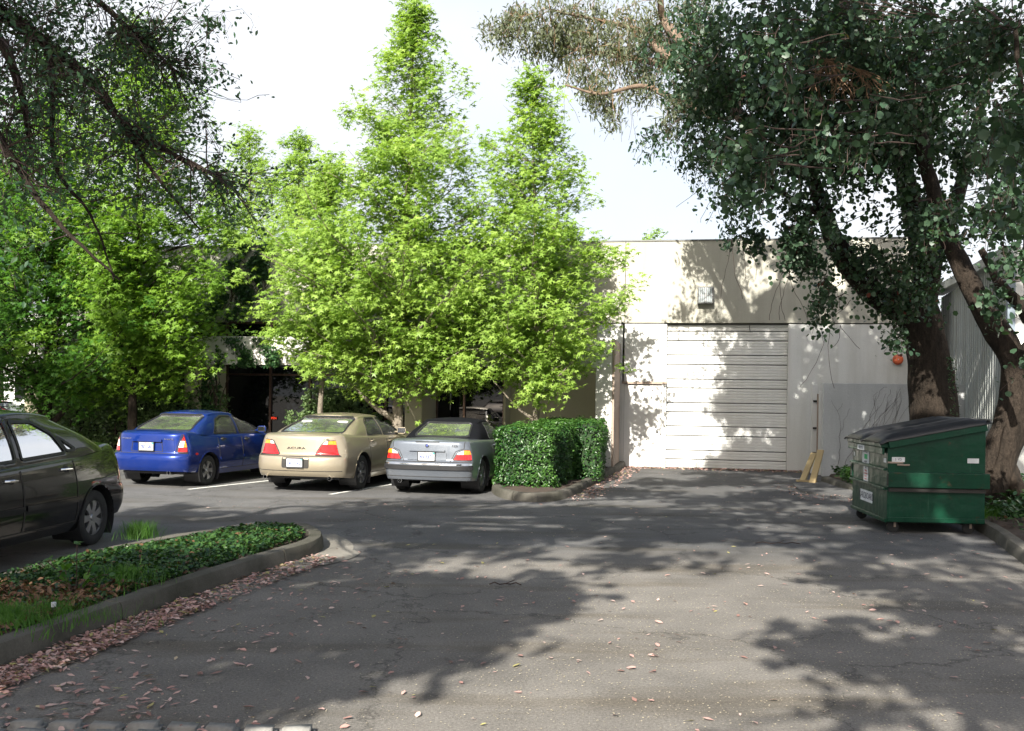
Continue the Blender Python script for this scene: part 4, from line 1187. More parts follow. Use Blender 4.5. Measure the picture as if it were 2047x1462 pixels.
def put_car(root, L, x, y, theta, scale=1.0, rear_axle=None):
    """theta = heading, degrees clockwise from +Y; (x, y) = middle of the rear axle"""
    h = math.radians(90 - theta); root.rotation_euler = (0, 0, h); root.scale = (scale,) * 3
    ax = rear_axle * scale
    root.location = (x - ax * math.cos(h), y - ax * math.sin(h), 0)

def sides(x0, z0, x1, z1): return [(x0, z0), (x1, z0), (x1, z1), (x0, z1)]
# ---- gold four door sedan
gold = paint("gold_paint", (0.36, 0.31, 0.225), .55, .32)
SG = dict(L=4.9, W=1.79, rear_axle=1.08, front_axle=3.83, R=.325, sill=.30,
    belt=[(0, 1.03), (.3, 1.05), (.9, 1.03), (1.6, .99), (3.0, .95), (3.6, .93), (4.3, .82), (4.9, .68)],
    bottom=[(0, .30), (.7, .24), (1.4, .20), (3.4, .20), (4.2, .20), (4.9, .25)],
    rear_prof=[(.28, .09), (.36, .03), (.48, .0), (.62, .01), (.655, .03), (.68, .085), (.8, .10), (1.0, .12), (1.1, .14)],
    front_prof=[(.2, .06), (.45, 0), (.6, .03), (.8, .2)],
    side_prof=[(.2, .07), (.32, .02), (.5, .0), (.7, .012), (.9, .05), (1.05, .10)],
    rr=(.34, .55), bow_r=.10, doors=[(1.42, 2.36), (2.37, 3.42)], molding=None,
    cabin=dict(xb0=.52, xb1=4.02, xt0=1.42, xt1=2.72, wb=.80, wt=.56, zr=1.375, roofdrop=.045, bulge=.10, crx=.5, cry=.24),
    side_windows=[[(1.48, 1.0), (2.28, .985), (2.30, 1.31), (1.86, 1.315), (1.66, 1.22)], [(2.37, .985), (3.38, .97), (2.95, 1.22), (2.72, 1.31), (2.38, 1.315)]],
    rear_window=[(-.63, 1.055), (.63, 1.055), (.50, 1.335), (-.50, 1.335)], windshield=[(-.66, 1.0), (.66, 1.0), (.5, 1.33), (-.5, 1.33)],
    lamps=[([(.845, .67), (.80, .90), (.70, .94), (.50, .93), (.44, .86), (.335, .68)], 'red'), ([(.80, .865), (.795, .90), (.70, .935), (.56, .93), (.55, .87)], 'amber'), ([(.545, .87), (.55, .925), (.50, .92), (.46, .87)], 'clear')],
    plate=(.545, "4JUX242"), badges=[("ACURA", .02, .80, .055, 'trim', 1.9), ("3.2 TL", -.50, .965, .05, 'trim', 1.3)],
    rear_seams=[[(-.86, .655), (.86, .655)], [(-.66, .665), (-.72, .93), (-.70, 1.03)], [(.66, .665), (.72, .93), (.70, 1.03)], [(-.84, .40), (.84, .40)]],
    rear_patches=[('plate_recess', roundpoly([(-.26, .45), (.26, .45), (.26, .645), (-.26, .645)], 2), 'groove', .004)],
    exhaust=[.62, -.62], spokes=7, mirror=(3.12, 1.04), steer=0.0, side_lights=[])
# ---- blue compact sedan
blue = paint("blue_paint", (0.004, 0.021, 0.15), .35, .3, .06)
SB = dict(L=4.26, W=1.67, rear_axle=.88, front_axle=3.32, R=.29, sill=.30,
    belt=[(0, 1.01), (.25, 1.035), (.8, 1.0), (1.5, .96), (2.6, .93), (3.1, .92), (3.7, .82), (4.26, .66)],
    bottom=[(0, .31), (.6, .26), (1.2, .20), (3.0, .20), (3.7, .2), (4.26, .26)],
    rear_prof=[(.28, .07), (.38, .02), (.52, .0), (.60, .015), (.64, .075), (.8, .085), (.98, .10), (1.1, .14)],
    front_prof=[(.2, .06), (.45, 0), (.6, .03), (.8, .2)],
    side_prof=[(.2, .07), (.32, .02), (.5, .0), (.68, .01), (.86, .05), (1.02, .11)],
    rr=(.26, .42), bow_r=.06, doors=[(1.22, 2.08), (2.09, 3.02)], molding=(.50, .055, None), handle_mat=M['trim'],
    cabin=dict(xb0=.42, xb1=3.50, xt0=1.12, xt1=2.26, wb=.745, wt=.53, zr=1.385, roofdrop=.05, bulge=.08, crx=.4, cry=.2),
    side_windows=[[(1.14, .98), (1.98, .965), (1.99, 1.30), (1.62, 1.31), (1.38, 1.24)], [(2.08, .965), (2.96, .95), (2.56, 1.20), (2.34, 1.30), (2.09, 1.305)]],
    rear_window=[(-.60, 1.045), (.60, 1.045), (.47, 1.33), (-.47, 1.33)], windshield=[(-.62, .98), (.62, .98), (.46, 1.32), (-.46, 1.32)],
    lamps=[([(.80, .655), (.805, .83), (.765, .97), (.67, .985), (.60, .66)], 'red'), ([(.70, .75), (.77, .75), (.765, .86), (.70, .865)], 'amber'), ([(.618, .75), (.695, .75), (.695, .865), (.638, .865)], 'clear')],
    plate=(.76, "7BD G8L"), badges=[("HYUNDAI", .45, .90, .038, 'chrome', 1.2), ("Accent GL", -.44, .90, .042, 'chrome', 1.1)],
    rear_seams=[[(-.80, .635), (.80, .635)], [(-.57, .64), (-.645, .985), (-.64, 1.02)], [(.57, .64), (.645, .985), (.64, 1.02)]],
    rear_patches=[], rear_ribbons=[('lid_grip', [(-.31, .868), (.31, .868)], .045, 'pm', .02), ('lid_shadow', [(-.32, .835), (.32, .835)], .012, 'groove', .004), ('recess_edge', [(-.31, .82), (-.33, .665), (.33, .665), (.31, .82)], .010, 'groove', .003)],
    exhaust=[-.45], spokes=5, spoke_w=.045, mirror=(2.78, 1.02), steer=0.25, side_lights=[([(.42, .60), (.50, .60), (.50, .64), (.42, .64)], 'red', 'side_marker')])
for q in SB['rear_ribbons']: pass
SB['rear_ribbons'] = [(a, b, c, (blue if d == 'pm' else d), e) for a, b, c, d, e in SB['rear_ribbons']]
# ---- silver two door soft-top
silv = paint("silver_paint", (0.17, 0.19, 0.22), .6, .3)
SS = dict(L=4.43, W=1.71, rear_axle=.93, front_axle=3.63, R=.315, sill=.28,
    belt=[(0, .965), (.3, .985), (.9, .975), (1.6, .95), (2.8, .92), (3.3, .90), (3.9, .82), (4.43, .70)],
    bottom=[(0, .28), (.6, .24), (1.2, .19), (3.2, .19), (3.9, .19), (4.43, .22)],
    rear_prof=[(.24, .09), (.30, .05), (.42, .02), (.50, .0), (.565, .0), (.59, .03), (.62, .085), (.8, .10), (.94, .115), (1.0, .13)],
    front_prof=[(.2, .05), (.45, 0), (.6, .03), (.8, .1)],
    side_prof=[(.2, .06), (.3, .02), (.5, .0), (.66, .01), (.84, .05), (.98, .10)],
    rr=(.22, .34), bow_r=.06, doors=[(1.62, 2.95)], molding=(.50, .05, M['trim']), roof_mat=M['softtop'], edge=.045,
    cabin=dict(xb0=.78, xb1=3.42, xt0=1.42, xt1=2.42, wb=.735, wt=.55, zr=1.315, roofdrop=.05, bulge=.07, crx=.3, cry=.2),
    side_windows=[[(1.70, .965), (2.96, .94), (2.62, 1.15), (2.40, 1.245), (1.78, 1.25)]],
    rear_window=[(-.53, 1.015), (.53, 1.015), (.44, 1.255), (-.44, 1.255)], windshield=[(-.6, .96), (.6, .96), (.48, 1.25), (-.48, 1.25)],
    lamps=[([(.80, .63), (.80, .80), (.66, .815), (.56, .77), (.47, .635)], 'red'), ([(.79, .735), (.79, .80), (.66, .81), (.66, .735)], 'amber'), ([(.655, .735), (.655, .808), (.56, .765), (.54, .735)], 'clear')],
    plate=(.695, "4NUE871"), plate_lean=0, badges=[("325i", -.50, .885, .06, 'trim', 1.1)], round_badge=(0, .885, .034),
    rear_seams=[[(-.82, .60), (.82, .60)], [(-.43, .61), (-.52, .79), (-.66, .84), (-.66, .96)], [(.43, .61), (.52, .79), (.66, .84), (.66, .96)], [(-.80, .34), (.80, .34)]],
    rear_patches=[('reflector', [(-.36, .635), (-.165, .635), (-.165, .765), (-.36, .765)], silv, .012), ('reflector', [(.165, .635), (.36, .635), (.36, .765), (.165, .765)], silv, .012), ('brake_light', roundpoly([(-.22, .935), (.22, .935), (.22, .95), (-.22, .95)], 1), 'trim', .01)],
    rear_ribbons=[('bumper_strip', [(-.83, .505), (-.6, .505), (.6, .505), (.83, .505)], .07, 'trim', .012), ('lid_handle', [(-.33, .80), (.33, .80)], .03, silv, .022), ('bumper_lip', [(-.83, .56), (.83, .56)], .02, 'chrome', .006)],
    exhaust=[.5], spokes=7, mirror=(2.80, 1.0), side_lights=[])
# ---- near dark sedan
dark = paint("charcoal_paint", (0.006, 0.006, 0.007), .1, .25, .0)
SD = dict(L=4.53, W=1.70, rear_axle=.90, front_axle=3.50, R=.31, sill=.33,
    belt=[(0, 1.08), (.25, 1.12), (.7, 1.09), (1.2, 1.04), (1.9, 1.0), (2.9, .96), (3.4, .94), (4.0, .84), (4.53, .7)],
    bottom=[(0, .33), (.6, .28), (1.2, .22), (3.3, .22), (4.0, .2), (4.53, .26)],
    rear_prof=[(.3, .08), (.40, .02), (.54, .0), (.62, .02), (.66, .07), (.8, .075), (1.0, .10), (1.15, .15)],
    front_prof=[(.2, .06), (.45, 0), (.6, .03), (.8, .2)],
    side_prof=[(.2, .08), (.33, .03), (.5, .0), (.7, .008), (.9, .045), (1.1, .12)],
    rr=(.34, .5), bow_r=.08, doors=[(1.34, 2.30), (2.31, 3.30)], molding=(.56, .05, None), spoke_w=.04, handle_mat=M['chrome'], handle_drop=.13,
    cabin=dict(xb0=.46, xb1=3.98, xt0=1.30, xt1=2.55, wb=.765, wt=.55, zr=1.50, roofdrop=.06, bulge=.08, crx=.45, cry=.22),
    side_windows=[[(1.42, 1.065), (2.20, 1.035), (2.17, 1.41), (1.82, 1.40), (1.56, 1.27)], [(1.22, 1.09), (1.385, 1.08), (1.50, 1.235), (1.43, 1.21)], [(2.30, 1.03), (3.32, 1.0), (2.88, 1.28), (2.62, 1.39), (2.27, 1.415)]],
    rear_window=[(-.6, 1.12), (.6, 1.12), (.48, 1.44), (-.48, 1.44)], windshield=[(-.64, 1.03), (.64, 1.03), (.5, 1.44), (-.5, 1.44)],
    lamps=[([(.82, .76), (.80, 1.0), (.66, 1.0), (.60, .78)], 'red')],
    plate=(.86, "5FBM309"), badges=[], rear_seams=[[(-.8, .655), (.8, .655)]], rear_patches=[], exhaust=[-.5], spokes=7, mirror=(3.02, 1.12), handle_rear=True,
    side_seams=[[(.10, .66), (.3, .655), (.56, .66)]], side_lights=[([(.10, .78), (.24, .80), (.22, .99), (.13, .97)], 'red', 'lamp_wrap')])
# ---- red and grey cars seen past the trees
redp = paint("red_paint", (0.45, 0.02, 0.02), .3, .3)

car_axis = 13.4
def rear_mid(pl, pr_): a = G(*pl); b = G(*pr_); return (a + b) / 2
# gold
c1, k1 = car('gold_sedan', SG, gold); tag(c1, 'parked gold four door sedan with red and amber taillights, between blue and silver cars', 'car', 'cars parked facing the warehouse')
pg = rear_mid((561, 974), (717, 978)); put_car(c1, SG['L'], pg.x, pg.y, 13.0, 1.0, SG['rear_axle'])
c2, k2 = car('blue_sedan', SB, blue); tag(c2, 'parked bright blue compact sedan with white licence plate on the trunk lid', 'car', 'cars parked facing the warehouse')
pb_ = rear_mid((273, 966), (414, 969)); put_car(c2, SB['L'], pb_.x, pb_.y, 15.0, 1.0, SB['rear_axle'])
c3, k3 = car('silver_convertible', SS, silv); tag(c3, 'parked silver convertible with closed black soft top beside the hedge', 'car', 'cars parked facing the warehouse')
ps = rear_mid((806, 980), (955, 985)); put_car(c3, SS['L'], ps.x, ps.y, 13.0, 1.0, SS['rear_axle'])
c4, k4 = car('charcoal_sedan', SD, dark); tag(c4, 'charcoal black sedan cut off by the picture edge, parked behind the ivy planter', 'car')
pw = G(185, 1090); th = 6.5
h_ = math.radians(90 - (180 + th)); lf = Vector((-math.sin(h_), math.cos(h_), 0))
pm_ = pw - lf * .80; put_car(c4, SD['L'], pm_.x, pm_.y, 180 + th, 1.03, SD['rear_axle'])
def small_copy(src, nm, recolor, lab, loc, th, L, ra):
    r = src.copy(); COL.objects.link(r); r.name = nm
    def cp(o, p):
        for ch in list(o.children):
            c = ch.copy(); COL.objects.link(c); c.parent = p
            if c.type == 'MESH' and c.data.materials and c.data.materials[0] == recolor[0]:
                c.data = c.data.copy(); c.data.materials[0] = recolor[1]
            cp(ch, c)
    cp(src, r); put_car(r, L, loc[0], loc[1], th, 1.0, ra); return r
r5 = small_copy(c1, 'red_sedan', (gold, redp), '', (-18.2, 33.0), 100, SG['L'], SG['rear_axle'])
tag(r5, 'red sedan glimpsed through foliage beyond the charcoal car roof', 'car', 'cars glimpsed beyond the trees')
greyp = paint("pale_grey_paint", (0.42, 0.45, 0.5), .5, .3)
r6 = small_copy(c2, 'pale_sedan', (blue, greyp), '', (-15.2, 36.5), 80, SB['L'], SB['rear_axle'])
tag(r6, 'pale grey blue sedan glimpsed between trunks in the far lot', 'car', 'cars glimpsed beyond the trees')

# ------------------------------------------------------------------ dumpster
def dumpster():
    root = empty('dumpster'); W, Dp = 1.80, 1.28           # W along +y (the lidded front), Dp along +x (side seen from the camera)
    zb_, zf, zk = .15, 1.24, 1.50
    ztop = lambda x: zf + (zk - zf) * x / Dp
    m = MB()
    # side walls (near y=0 and far y=W), front x=0, back x=Dp, floor
    for y in (0, W):
        s = -1 if y == 0 else 1
        a = y; b = y - s * .03
        P = [(0, a, zb_), (Dp, a, zb_), (Dp, a, ztop(Dp)), (0, a, ztop(0)), (0, b, zb_), (Dp, b, zb_), (Dp, b, ztop(Dp)), (0, b, ztop(0))]
        m.add(P, [(0, 1, 2, 3), (7, 6, 5, 4), (0, 4, 5, 1), (3, 2, 6, 7), (0, 3, 7, 4), (1, 5, 6, 2)])
    m.box((.015, W / 2, (zb_ + zf) / 2), (.03, W - .061, zf - zb_)); m.box((Dp - .015, W / 2, (zb_ + zk) / 2), (.03, W - .061, zk - zb_))
    m.box((Dp / 2, W / 2, zb_ + .02), (Dp - .061, W - .061, .04))
    m.build('body', M['green'], root, bevel=.004)
    # ribs on the front face, rolled lip, posts
    for z, h, d in ((.86, .035, .05), (.60, .035, .05), (.17, .05, .03)):
        m = MB(); m.box((-d / 2 - .001, W / 2, z), (d, W - .02, h)); m.build('front_rib', M['green'], root, bevel=.008)
    m = MB(); m.box((-.045, W / 2, 1.19), (.088, W + .02, .06)); m.box((-.06, W / 2, 1.11), (.03, W + .02, .09)); m.build('front_lip', M['green'], root, bevel=.008)
    for y in (-.001, W + .001):
        s = -1 if y < .5 else 1
        m = MB(); m.box((Dp / 2 + .01, y + s * .045, .73), (Dp + .04, .09, .20)); fs = m.build('fork_sleeve', M['green'], root, bevel=.006)
        m = MB(); m.box((-.0105, y + s * .045, .73), (.004, .07, .16)); m.build('sleeve_opening', M['groove'], fs)
        m = MB(); m.box((Dp / 2, y + s * .03, .595), (Dp - .02, .058, .05)); m.build('sleeve_gap', M['groove'], root)
        m = MB(); m.box((Dp / 2, y + s * .012, .19), (Dp - .01, .022, .06)); m.build('bottom_rail', M['green'], root, bevel=.004)
        m = MB(); dz = zk - zf; an = math.atan2(dz, Dp); Rm = Matrix.Rotation(-an, 3, 'Y')
        m.box((Dp / 2, y + s * .03, (zf + zk) / 2 - .045), (Dp / math.cos(an), .06, .09), M=Rm); m.build('top_rail', M['green'], root, bevel=.006)
        m = MB(); m.box((.10, y + s * .012, .96), (.20, .02, .02)); m.tube([(.12, y + s * .02, .93), (.2, y + s * .05, .93), (.28, y + s * .02, .93)], .012, 6); m.build('grab_handle', M['wood_old'], root)
    # lids
    for k, (y0, y1) in enumerate(((-.07, W / 2 - .008), (W / 2 + .008, W + .07))):
        m = MB(); nx, ny = 14, 12; V = []
        for i in range(nx + 1):
            for j in range(ny + 1):
                u, v = i / nx, j / ny; x = -.12 + (Dp + .17) * u; y = y0 + (y1 - y0) * v
                z = zf + .035 + (zk - zf) * max(0, (x / Dp)) + .05 * math.sin(math.pi * min(1, max(0, v))) ** .6 * sst(0, .12, u) * sst(0, .1, 1 - u)
                z += .022 * (1 if .12 < u < .9 and (.14 < v < .30 or .42 < v < .58 or .70 < v < .86) else 0)
                z -= .045 * (1 - sst(0, .07, u)) + .03 * (1 - sst(0, .06, v)) + .03 * (1 - sst(0, .06, 1 - v))
                V.append((x, y, z + rnd.uniform(-.003, .003)))
        m.add(V, [(i * (ny + 1) + j, (i + 1) * (ny + 1) + j, (i + 1) * (ny + 1) + j + 1, i * (ny + 1) + j + 1) for i in range(nx) for j in range(ny)])
        o = m.build('lid', M['lid'], root, True); sd = o.modifiers.new('thickness', 'SOLIDIFY'); sd.thickness = .012
    m = MB(); m.tube([(Dp + .04, -.06, zk + .05), (Dp + .04, W + .06, zk + .05)], .018, 8); m.build('hinge_rod', M['grey_metal'], root)
    # casters
    for x, y in ((.14, .12), (Dp - .14, .12), (.14, W - .12), (Dp - .14, W - .12)):
        ca_ = empty('caster', (x, y, 0)); ca_.parent = root
        m = MB(); Mx = Matrix.Translation((-.03, 0, .078)) @ Matrix.Rotation(math.pi / 2, 4, 'X'); m.lathe([(.0, .022), (.06, .026), (.078, .018), (.078, -.018), (.06, -.026), (0, -.022)], 20, Mx); m.build('tyre', M['rubber'], ca_, True)
        m = MB(); m.box((-.01, .034, .115), (.03, .006, .075)); m.box((-.01, -.034, .115), (.03, .006, .075)); m.box((.01, 0, .145), (.10, .08, .008)); m.build('fork', M['wood_old'], ca_)
    # paper labels, on the front (x = 0 side)
    def lab(cy_, cz, wd, ht, lines, nm='label', x=-.0015):
        m = MB(); m.box((x, cy_, cz), (.003, wd, ht)); o = m.build(nm, M['label'], root)
        Rm = Matrix(((0, 0, -1, 0), (-1, 0, 0, 0), (0, 1, 0, 0), (0, 0, 0, 1)))
        for body_, dy, dz_, sz, mm, sx_ in lines: text_obj(body_, sz, M[mm], Matrix.Translation((x - .003, cy_ + dy, cz + dz_)) @ Rm, o, 'lettering', .0005, sx_)
        return o
    lab(1.02, .405, .62, .16, [("CARDBOARD", 0, 0, .135, 'ink', .92)])
    l1 = lab(1.08, 1.0, .36, .24, [("ONLY", 0, .06, .09, 'ink', 1), ("recycle", 0, -.095, .05, 'ink', 1)])
    m = MB(); m.box((-.0045, 1.06, .975), (.002, .16, .07)); m.build('green_mark', simple('label_green', (.02, .35, .12), .6), l1)
    lab(1.06, .73, .24, .22, [("NO", 0, .085, .035, 'ink', 1), ("TRASH", 0, .04, .04, 'inkred', 1), ("STYROFOAM", 0, 0, .03, 'inkred', 1), ("FOOD", 0, -.04, .035, 'inkred', 1), ("PLASTIC", 0, -.08, .03, 'inkred', 1)])
    lab(1.06, 1.11, .36, .07, [("RECYCLE", 0, 0, .05, 'ink', 1.1)], x=-.078)
    lab(.12, .98, .11, .06, []); lab(1.71, .98, .07, .06, [])
    for x, wd in ((.14, .17), (1.12, .15)):
        m = MB(); m.box((x, -.0015, 1.0), (wd, .003, .065)); o = m.build('reflective_tape', M['label'], root)
        if x < .5:
            Mx = Matrix.Translation((x, -.004, 1.0)) @ Matrix.Rotation(math.pi / 2, 4, 'X'); text_obj("3 YD", .045, M['ink'], Mx, o, 'lettering', .0005)
    return root
dp = dumpster(); tag(dp, 'dark green steel cardboard dumpster on casters with sloping black lid', 'dumpster')
near = Vector((5.10, 13.55, 0)); dp.location = near; dp.rotation_euler = (0, 0, math.radians(-4.5))
# ------------------------------------------------------------------ trees and plants
def wander(a, b, n, amp, sag=0.0):
    a = Vector(a); b = Vector(b); L = (b - a).length; P = []
    o = Vector((0, 0, 0)); dr = Vector((0, 0, 0))
    for i in range(n + 1):
        u = i / n
        dr = dr * .6 + Vector([rnd.gauss(0, 1) for _ in range(3)]) * amp * L / n
        o += dr
        P.append(a.lerp(b, u) + o * math.sin(math.pi * min(1, u * 1.0)) + Vector((0, 0, -sag * L * u * u)))
    return P
def curve_pts(pts, n):
    """smooth Catmull-Rom through pts"""
    P = [Vector(p) for p in pts]; P = [P[0] * 2 - P[1]] + P + [P[-1] * 2 - P[-2]]; out = []
    for i in range(1, len(P) - 2):
        for k in range(n):
            t = k / n; a, b, c, d = P[i - 1], P[i], P[i + 1], P[i + 2]
            out.append(0.5 * ((2 * b) + (-a + c) * t + (2 * a - 5 * b + 4 * c - d) * t * t + (-a + 3 * b - 3 * c + d) * t ** 3))
    out.append(P[-2]); return out
def rough(m, amp, sc=3.0):
    from mathutils import noise as mn
    for i, v in enumerate(m.v):
        p = Vector(v); k = mn.noise(p * sc) + .5 * mn.noise(p * sc * 3)
        q = mn.noise_vector(p * sc)
        m.v[i] = tuple(p + q * amp)

def sweetgum(name, x, y, Ht, Rm_, nb, nl, mat, label, group, trunk_r=.13, z0=1.9, bark='bark_grey', leaf=.150, lean=(0, 0), wid=None, forks=(), seed=1, xscale=1.0, asym=0.0, trunk_mid=None):
    R = random.Random(seed)
    root = empty(name, (0, 0, 0)); tag(root, label, 'tree', group)
    base = Vector((x, y, 0)); topp = Vector((x + lean[0], y + lean[1], Ht - .3))
    tp = curve_pts([base, base + Vector((R.uniform(-.06, .06) + lean[0] * .2, 0, Ht * .22)), base.lerp(topp, .55) + Vector((R.uniform(-.12, .12), R.uniform(-.1, .1), 0)), topp], 8)
    n = len(tp); rad = [trunk_r * (1.35 if i == 0 else 1.0) * (1 - (i / (n - 1)) ** .9 * .92) for i in range(n)]
    m = MB(); m.tube(tp, rad, 12)
    for (dx_, dy_, zb_, zt_) in forks:
        q = base + Vector((0, 0, zb_)); m.tube(curve_pts([q, q + Vector((dx_ * .45, dy_ * .5, (zt_ - zb_) * .35)), q + Vector((dx_, dy_, zt_ - zb_))], 6), [trunk_r * .55 * (1 - i / 14) for i in range(13)], 8)
    rough(m, .012, 6); m.build('trunk', M[bark], root, True)
    br = MB(); C = []; W = []
    def prof(u):     # crown radius against relative height
        return wid(u) if wid else Rm_ * (min(1, (u / .22) ** .6) * (1 - max(0, (u - .22)) / .78) ** .75 + .08)
    for k in range(nb):
        u = ((k + R.random()) / nb) ** 1.05
        z = z0 + (Ht - z0 - .15) * u; az = k * 2.4 + R.uniform(-.8, .8); up_ = R.uniform(.5, 1.1) if (R.random() < .16 and .12 < u < .75) else 0.0
        if R.random() < .07: continue
        Rr = prof(u) * R.uniform(.55, 1.22) * (1 + asym * max(0, -math.cos(az)) * (1 if u < .42 else 0))
        st = tp[min(n - 1, int((max(.6, z - Rr * .55)) / (Ht - .3) * (n - 1)))]
        st = Vector((st.x, st.y, max(z0 * .75, z - Rr * .55)))
        en = Vector((x + lean[0] * u + math.cos(az) * Rr * xscale, y + lean[1] * u + math.sin(az) * Rr * .9, z + Rr * R.uniform(-.05, .25) + up_))
        pts = wander(st, en, 7, .12, .04); r0 = .009 + .015 * Rr / max(.5, Rm_) * trunk_r / .13
        br.tube(pts, [r0 * (1 - .8 * i / 7) for i in range(8)], 5, False)
        L = (en - st).length
        for j in range(max(4, int(L * 6))):
            t = R.uniform(.22, 1.03); p = pts[min(7, int(t * 7))] + Vector([R.gauss(0, 1) for _ in range(3)]) * (.10 + .20 * (1 - abs(t - .6)) * min(1.2, Rr))
            C.append(p); W.append(1.0 if t < .9 else 1.4)
            if R.random() < .5: br.tube([pts[min(6, int(t * 7))], p], [.004, .002], 3, False)
    for j in range(12): C.append(topp + Vector((R.gauss(0, .13), R.gauss(0, .13), R.uniform(-.9, .4)))); W.append(.45)
    br.build('branch', M[bark], root, True)
    C = np.array(C); W = np.array(W); W /= W.sum()
    ids = rng.choice(len(C), nl, p=W); P = C[ids] + rng.normal(size=(nl, 3)) * np.array([.15, .15, .11])
    tone = rng.uniform(0, 1, len(C))[ids] * .55 + rng.uniform(0, .45, nl)
    o = scatter('crown', P, leaf, star_leaf(), mat, root, up=.3, droop=.9, svar=.35, rv=tone, nrm=SUNW, nmix=.42); tag(o, kind='stuff')
    return root

def gY(px, Y): return ray(px, HY)[0] * Y
RW = "young street trees planted along the warehouse wall"
W3 = [(0, 1.6), (.1, 2.35), (.25, 2.45), (.36, 2.2), (.46, 1.75), (.6, 1.5), (.72, 1.15), (.85, .7), (1, .12)]
W4 = [(0, 1.1), (.12, 1.7), (.3, 1.95), (.45, 1.85), (.6, 1.5), (.72, 1.2), (.8, .95), (.92, .6), (1, .12)]
def w3(u): return interp(W3, u)
sweetgum('sweetgum_tree', -2.62, 23.0, 10.9, 2.3, 112, 31000, M['lf_sweet'], 'tallest bright green sweetgum with pale trunk behind the silver convertible', RW, .16, 2.45, wid=w3, asym=.45, forks=((-1.5, -.2, 1.15, 2.5),), seed=3, lean=(.25, 0))
sweetgum('sweetgum_tree', .58, 22.7, 9.1, 1.95, 90, 20000, M['lf_sweet'], 'bright green sweetgum rising behind the clipped hedge beside the timber faced wall', RW, .10, 2.35, wid=lambda u: interp(W4, u), forks=((-1.0, -.1, 1.2, 2.1),), seed=5, lean=(-.25, 0))
sweetgum('sweetgum_tree', -4.5, 23.6, 7.3, 1.4, 52, 9500, M['lf_sweet'], 'lower bright sweetgum filling the gap behind the gold sedan roof', RW, .09, 3.0, seed=8, lean=(.1, 0), wid=lambda u: 1.5 * (min(1, ((u + .08) / .25) ** .5) * max(0, 1 - max(0, u - .3) / .7) ** .9 + .06))
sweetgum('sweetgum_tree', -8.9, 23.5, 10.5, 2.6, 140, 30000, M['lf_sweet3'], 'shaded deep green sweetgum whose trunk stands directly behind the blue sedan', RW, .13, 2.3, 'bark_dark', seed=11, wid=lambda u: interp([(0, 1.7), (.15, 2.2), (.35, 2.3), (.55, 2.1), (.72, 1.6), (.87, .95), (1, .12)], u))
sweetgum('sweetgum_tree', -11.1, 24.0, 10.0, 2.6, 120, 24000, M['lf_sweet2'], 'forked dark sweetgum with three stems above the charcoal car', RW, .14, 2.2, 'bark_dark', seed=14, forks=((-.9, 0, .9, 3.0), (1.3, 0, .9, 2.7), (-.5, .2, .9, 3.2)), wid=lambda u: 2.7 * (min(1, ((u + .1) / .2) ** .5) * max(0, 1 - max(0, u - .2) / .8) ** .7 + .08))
sweetgum('background_tree', -10.9, 41.0, 12.6, 3.2, 90, 16000, M['lf_sweet'], 'pale green pointed tree far behind the warehouse roof', 'trees behind the warehouse', .2, 3.5, seed=21, leaf=.2)
sweetgum('background_tree', -7.3, 34.0, 10.6, 2.0, 70, 13000, M['lf_sweet'], 'slim light green treetop poking above the parapet, next to the tallest sweetgum', 'trees behind the warehouse', .15, 3.5, seed=22, leaf=.17)
sweetgum('background_tree', -16.5, 30.0, 10.5, 3.6, 90, 15000, M['lf_sweet3'], 'wide leafy tree at the picture edge beyond the far cars', 'trees behind the warehouse', .2, 3.0, 'bark_dark', seed=23, leaf=.17)
sweetgum('background_tree', -20.5, 40.0, 12.5, 4.2, 80, 13000, M['lf_sweet2'], 'darker tree standing behind the red sedan', 'trees behind the warehouse', .2, 3.6, 'bark_dark', seed=24, leaf=.22)
sweetgum('background_tree', 6.4, 46.5, 9.4, 2.2, 30, 3500, M['lf_sweet'], 'yellow green treetop just showing over the parapet near the gum branches', 'trees behind the warehouse', .15, 3.5, seed=25, leaf=.22)

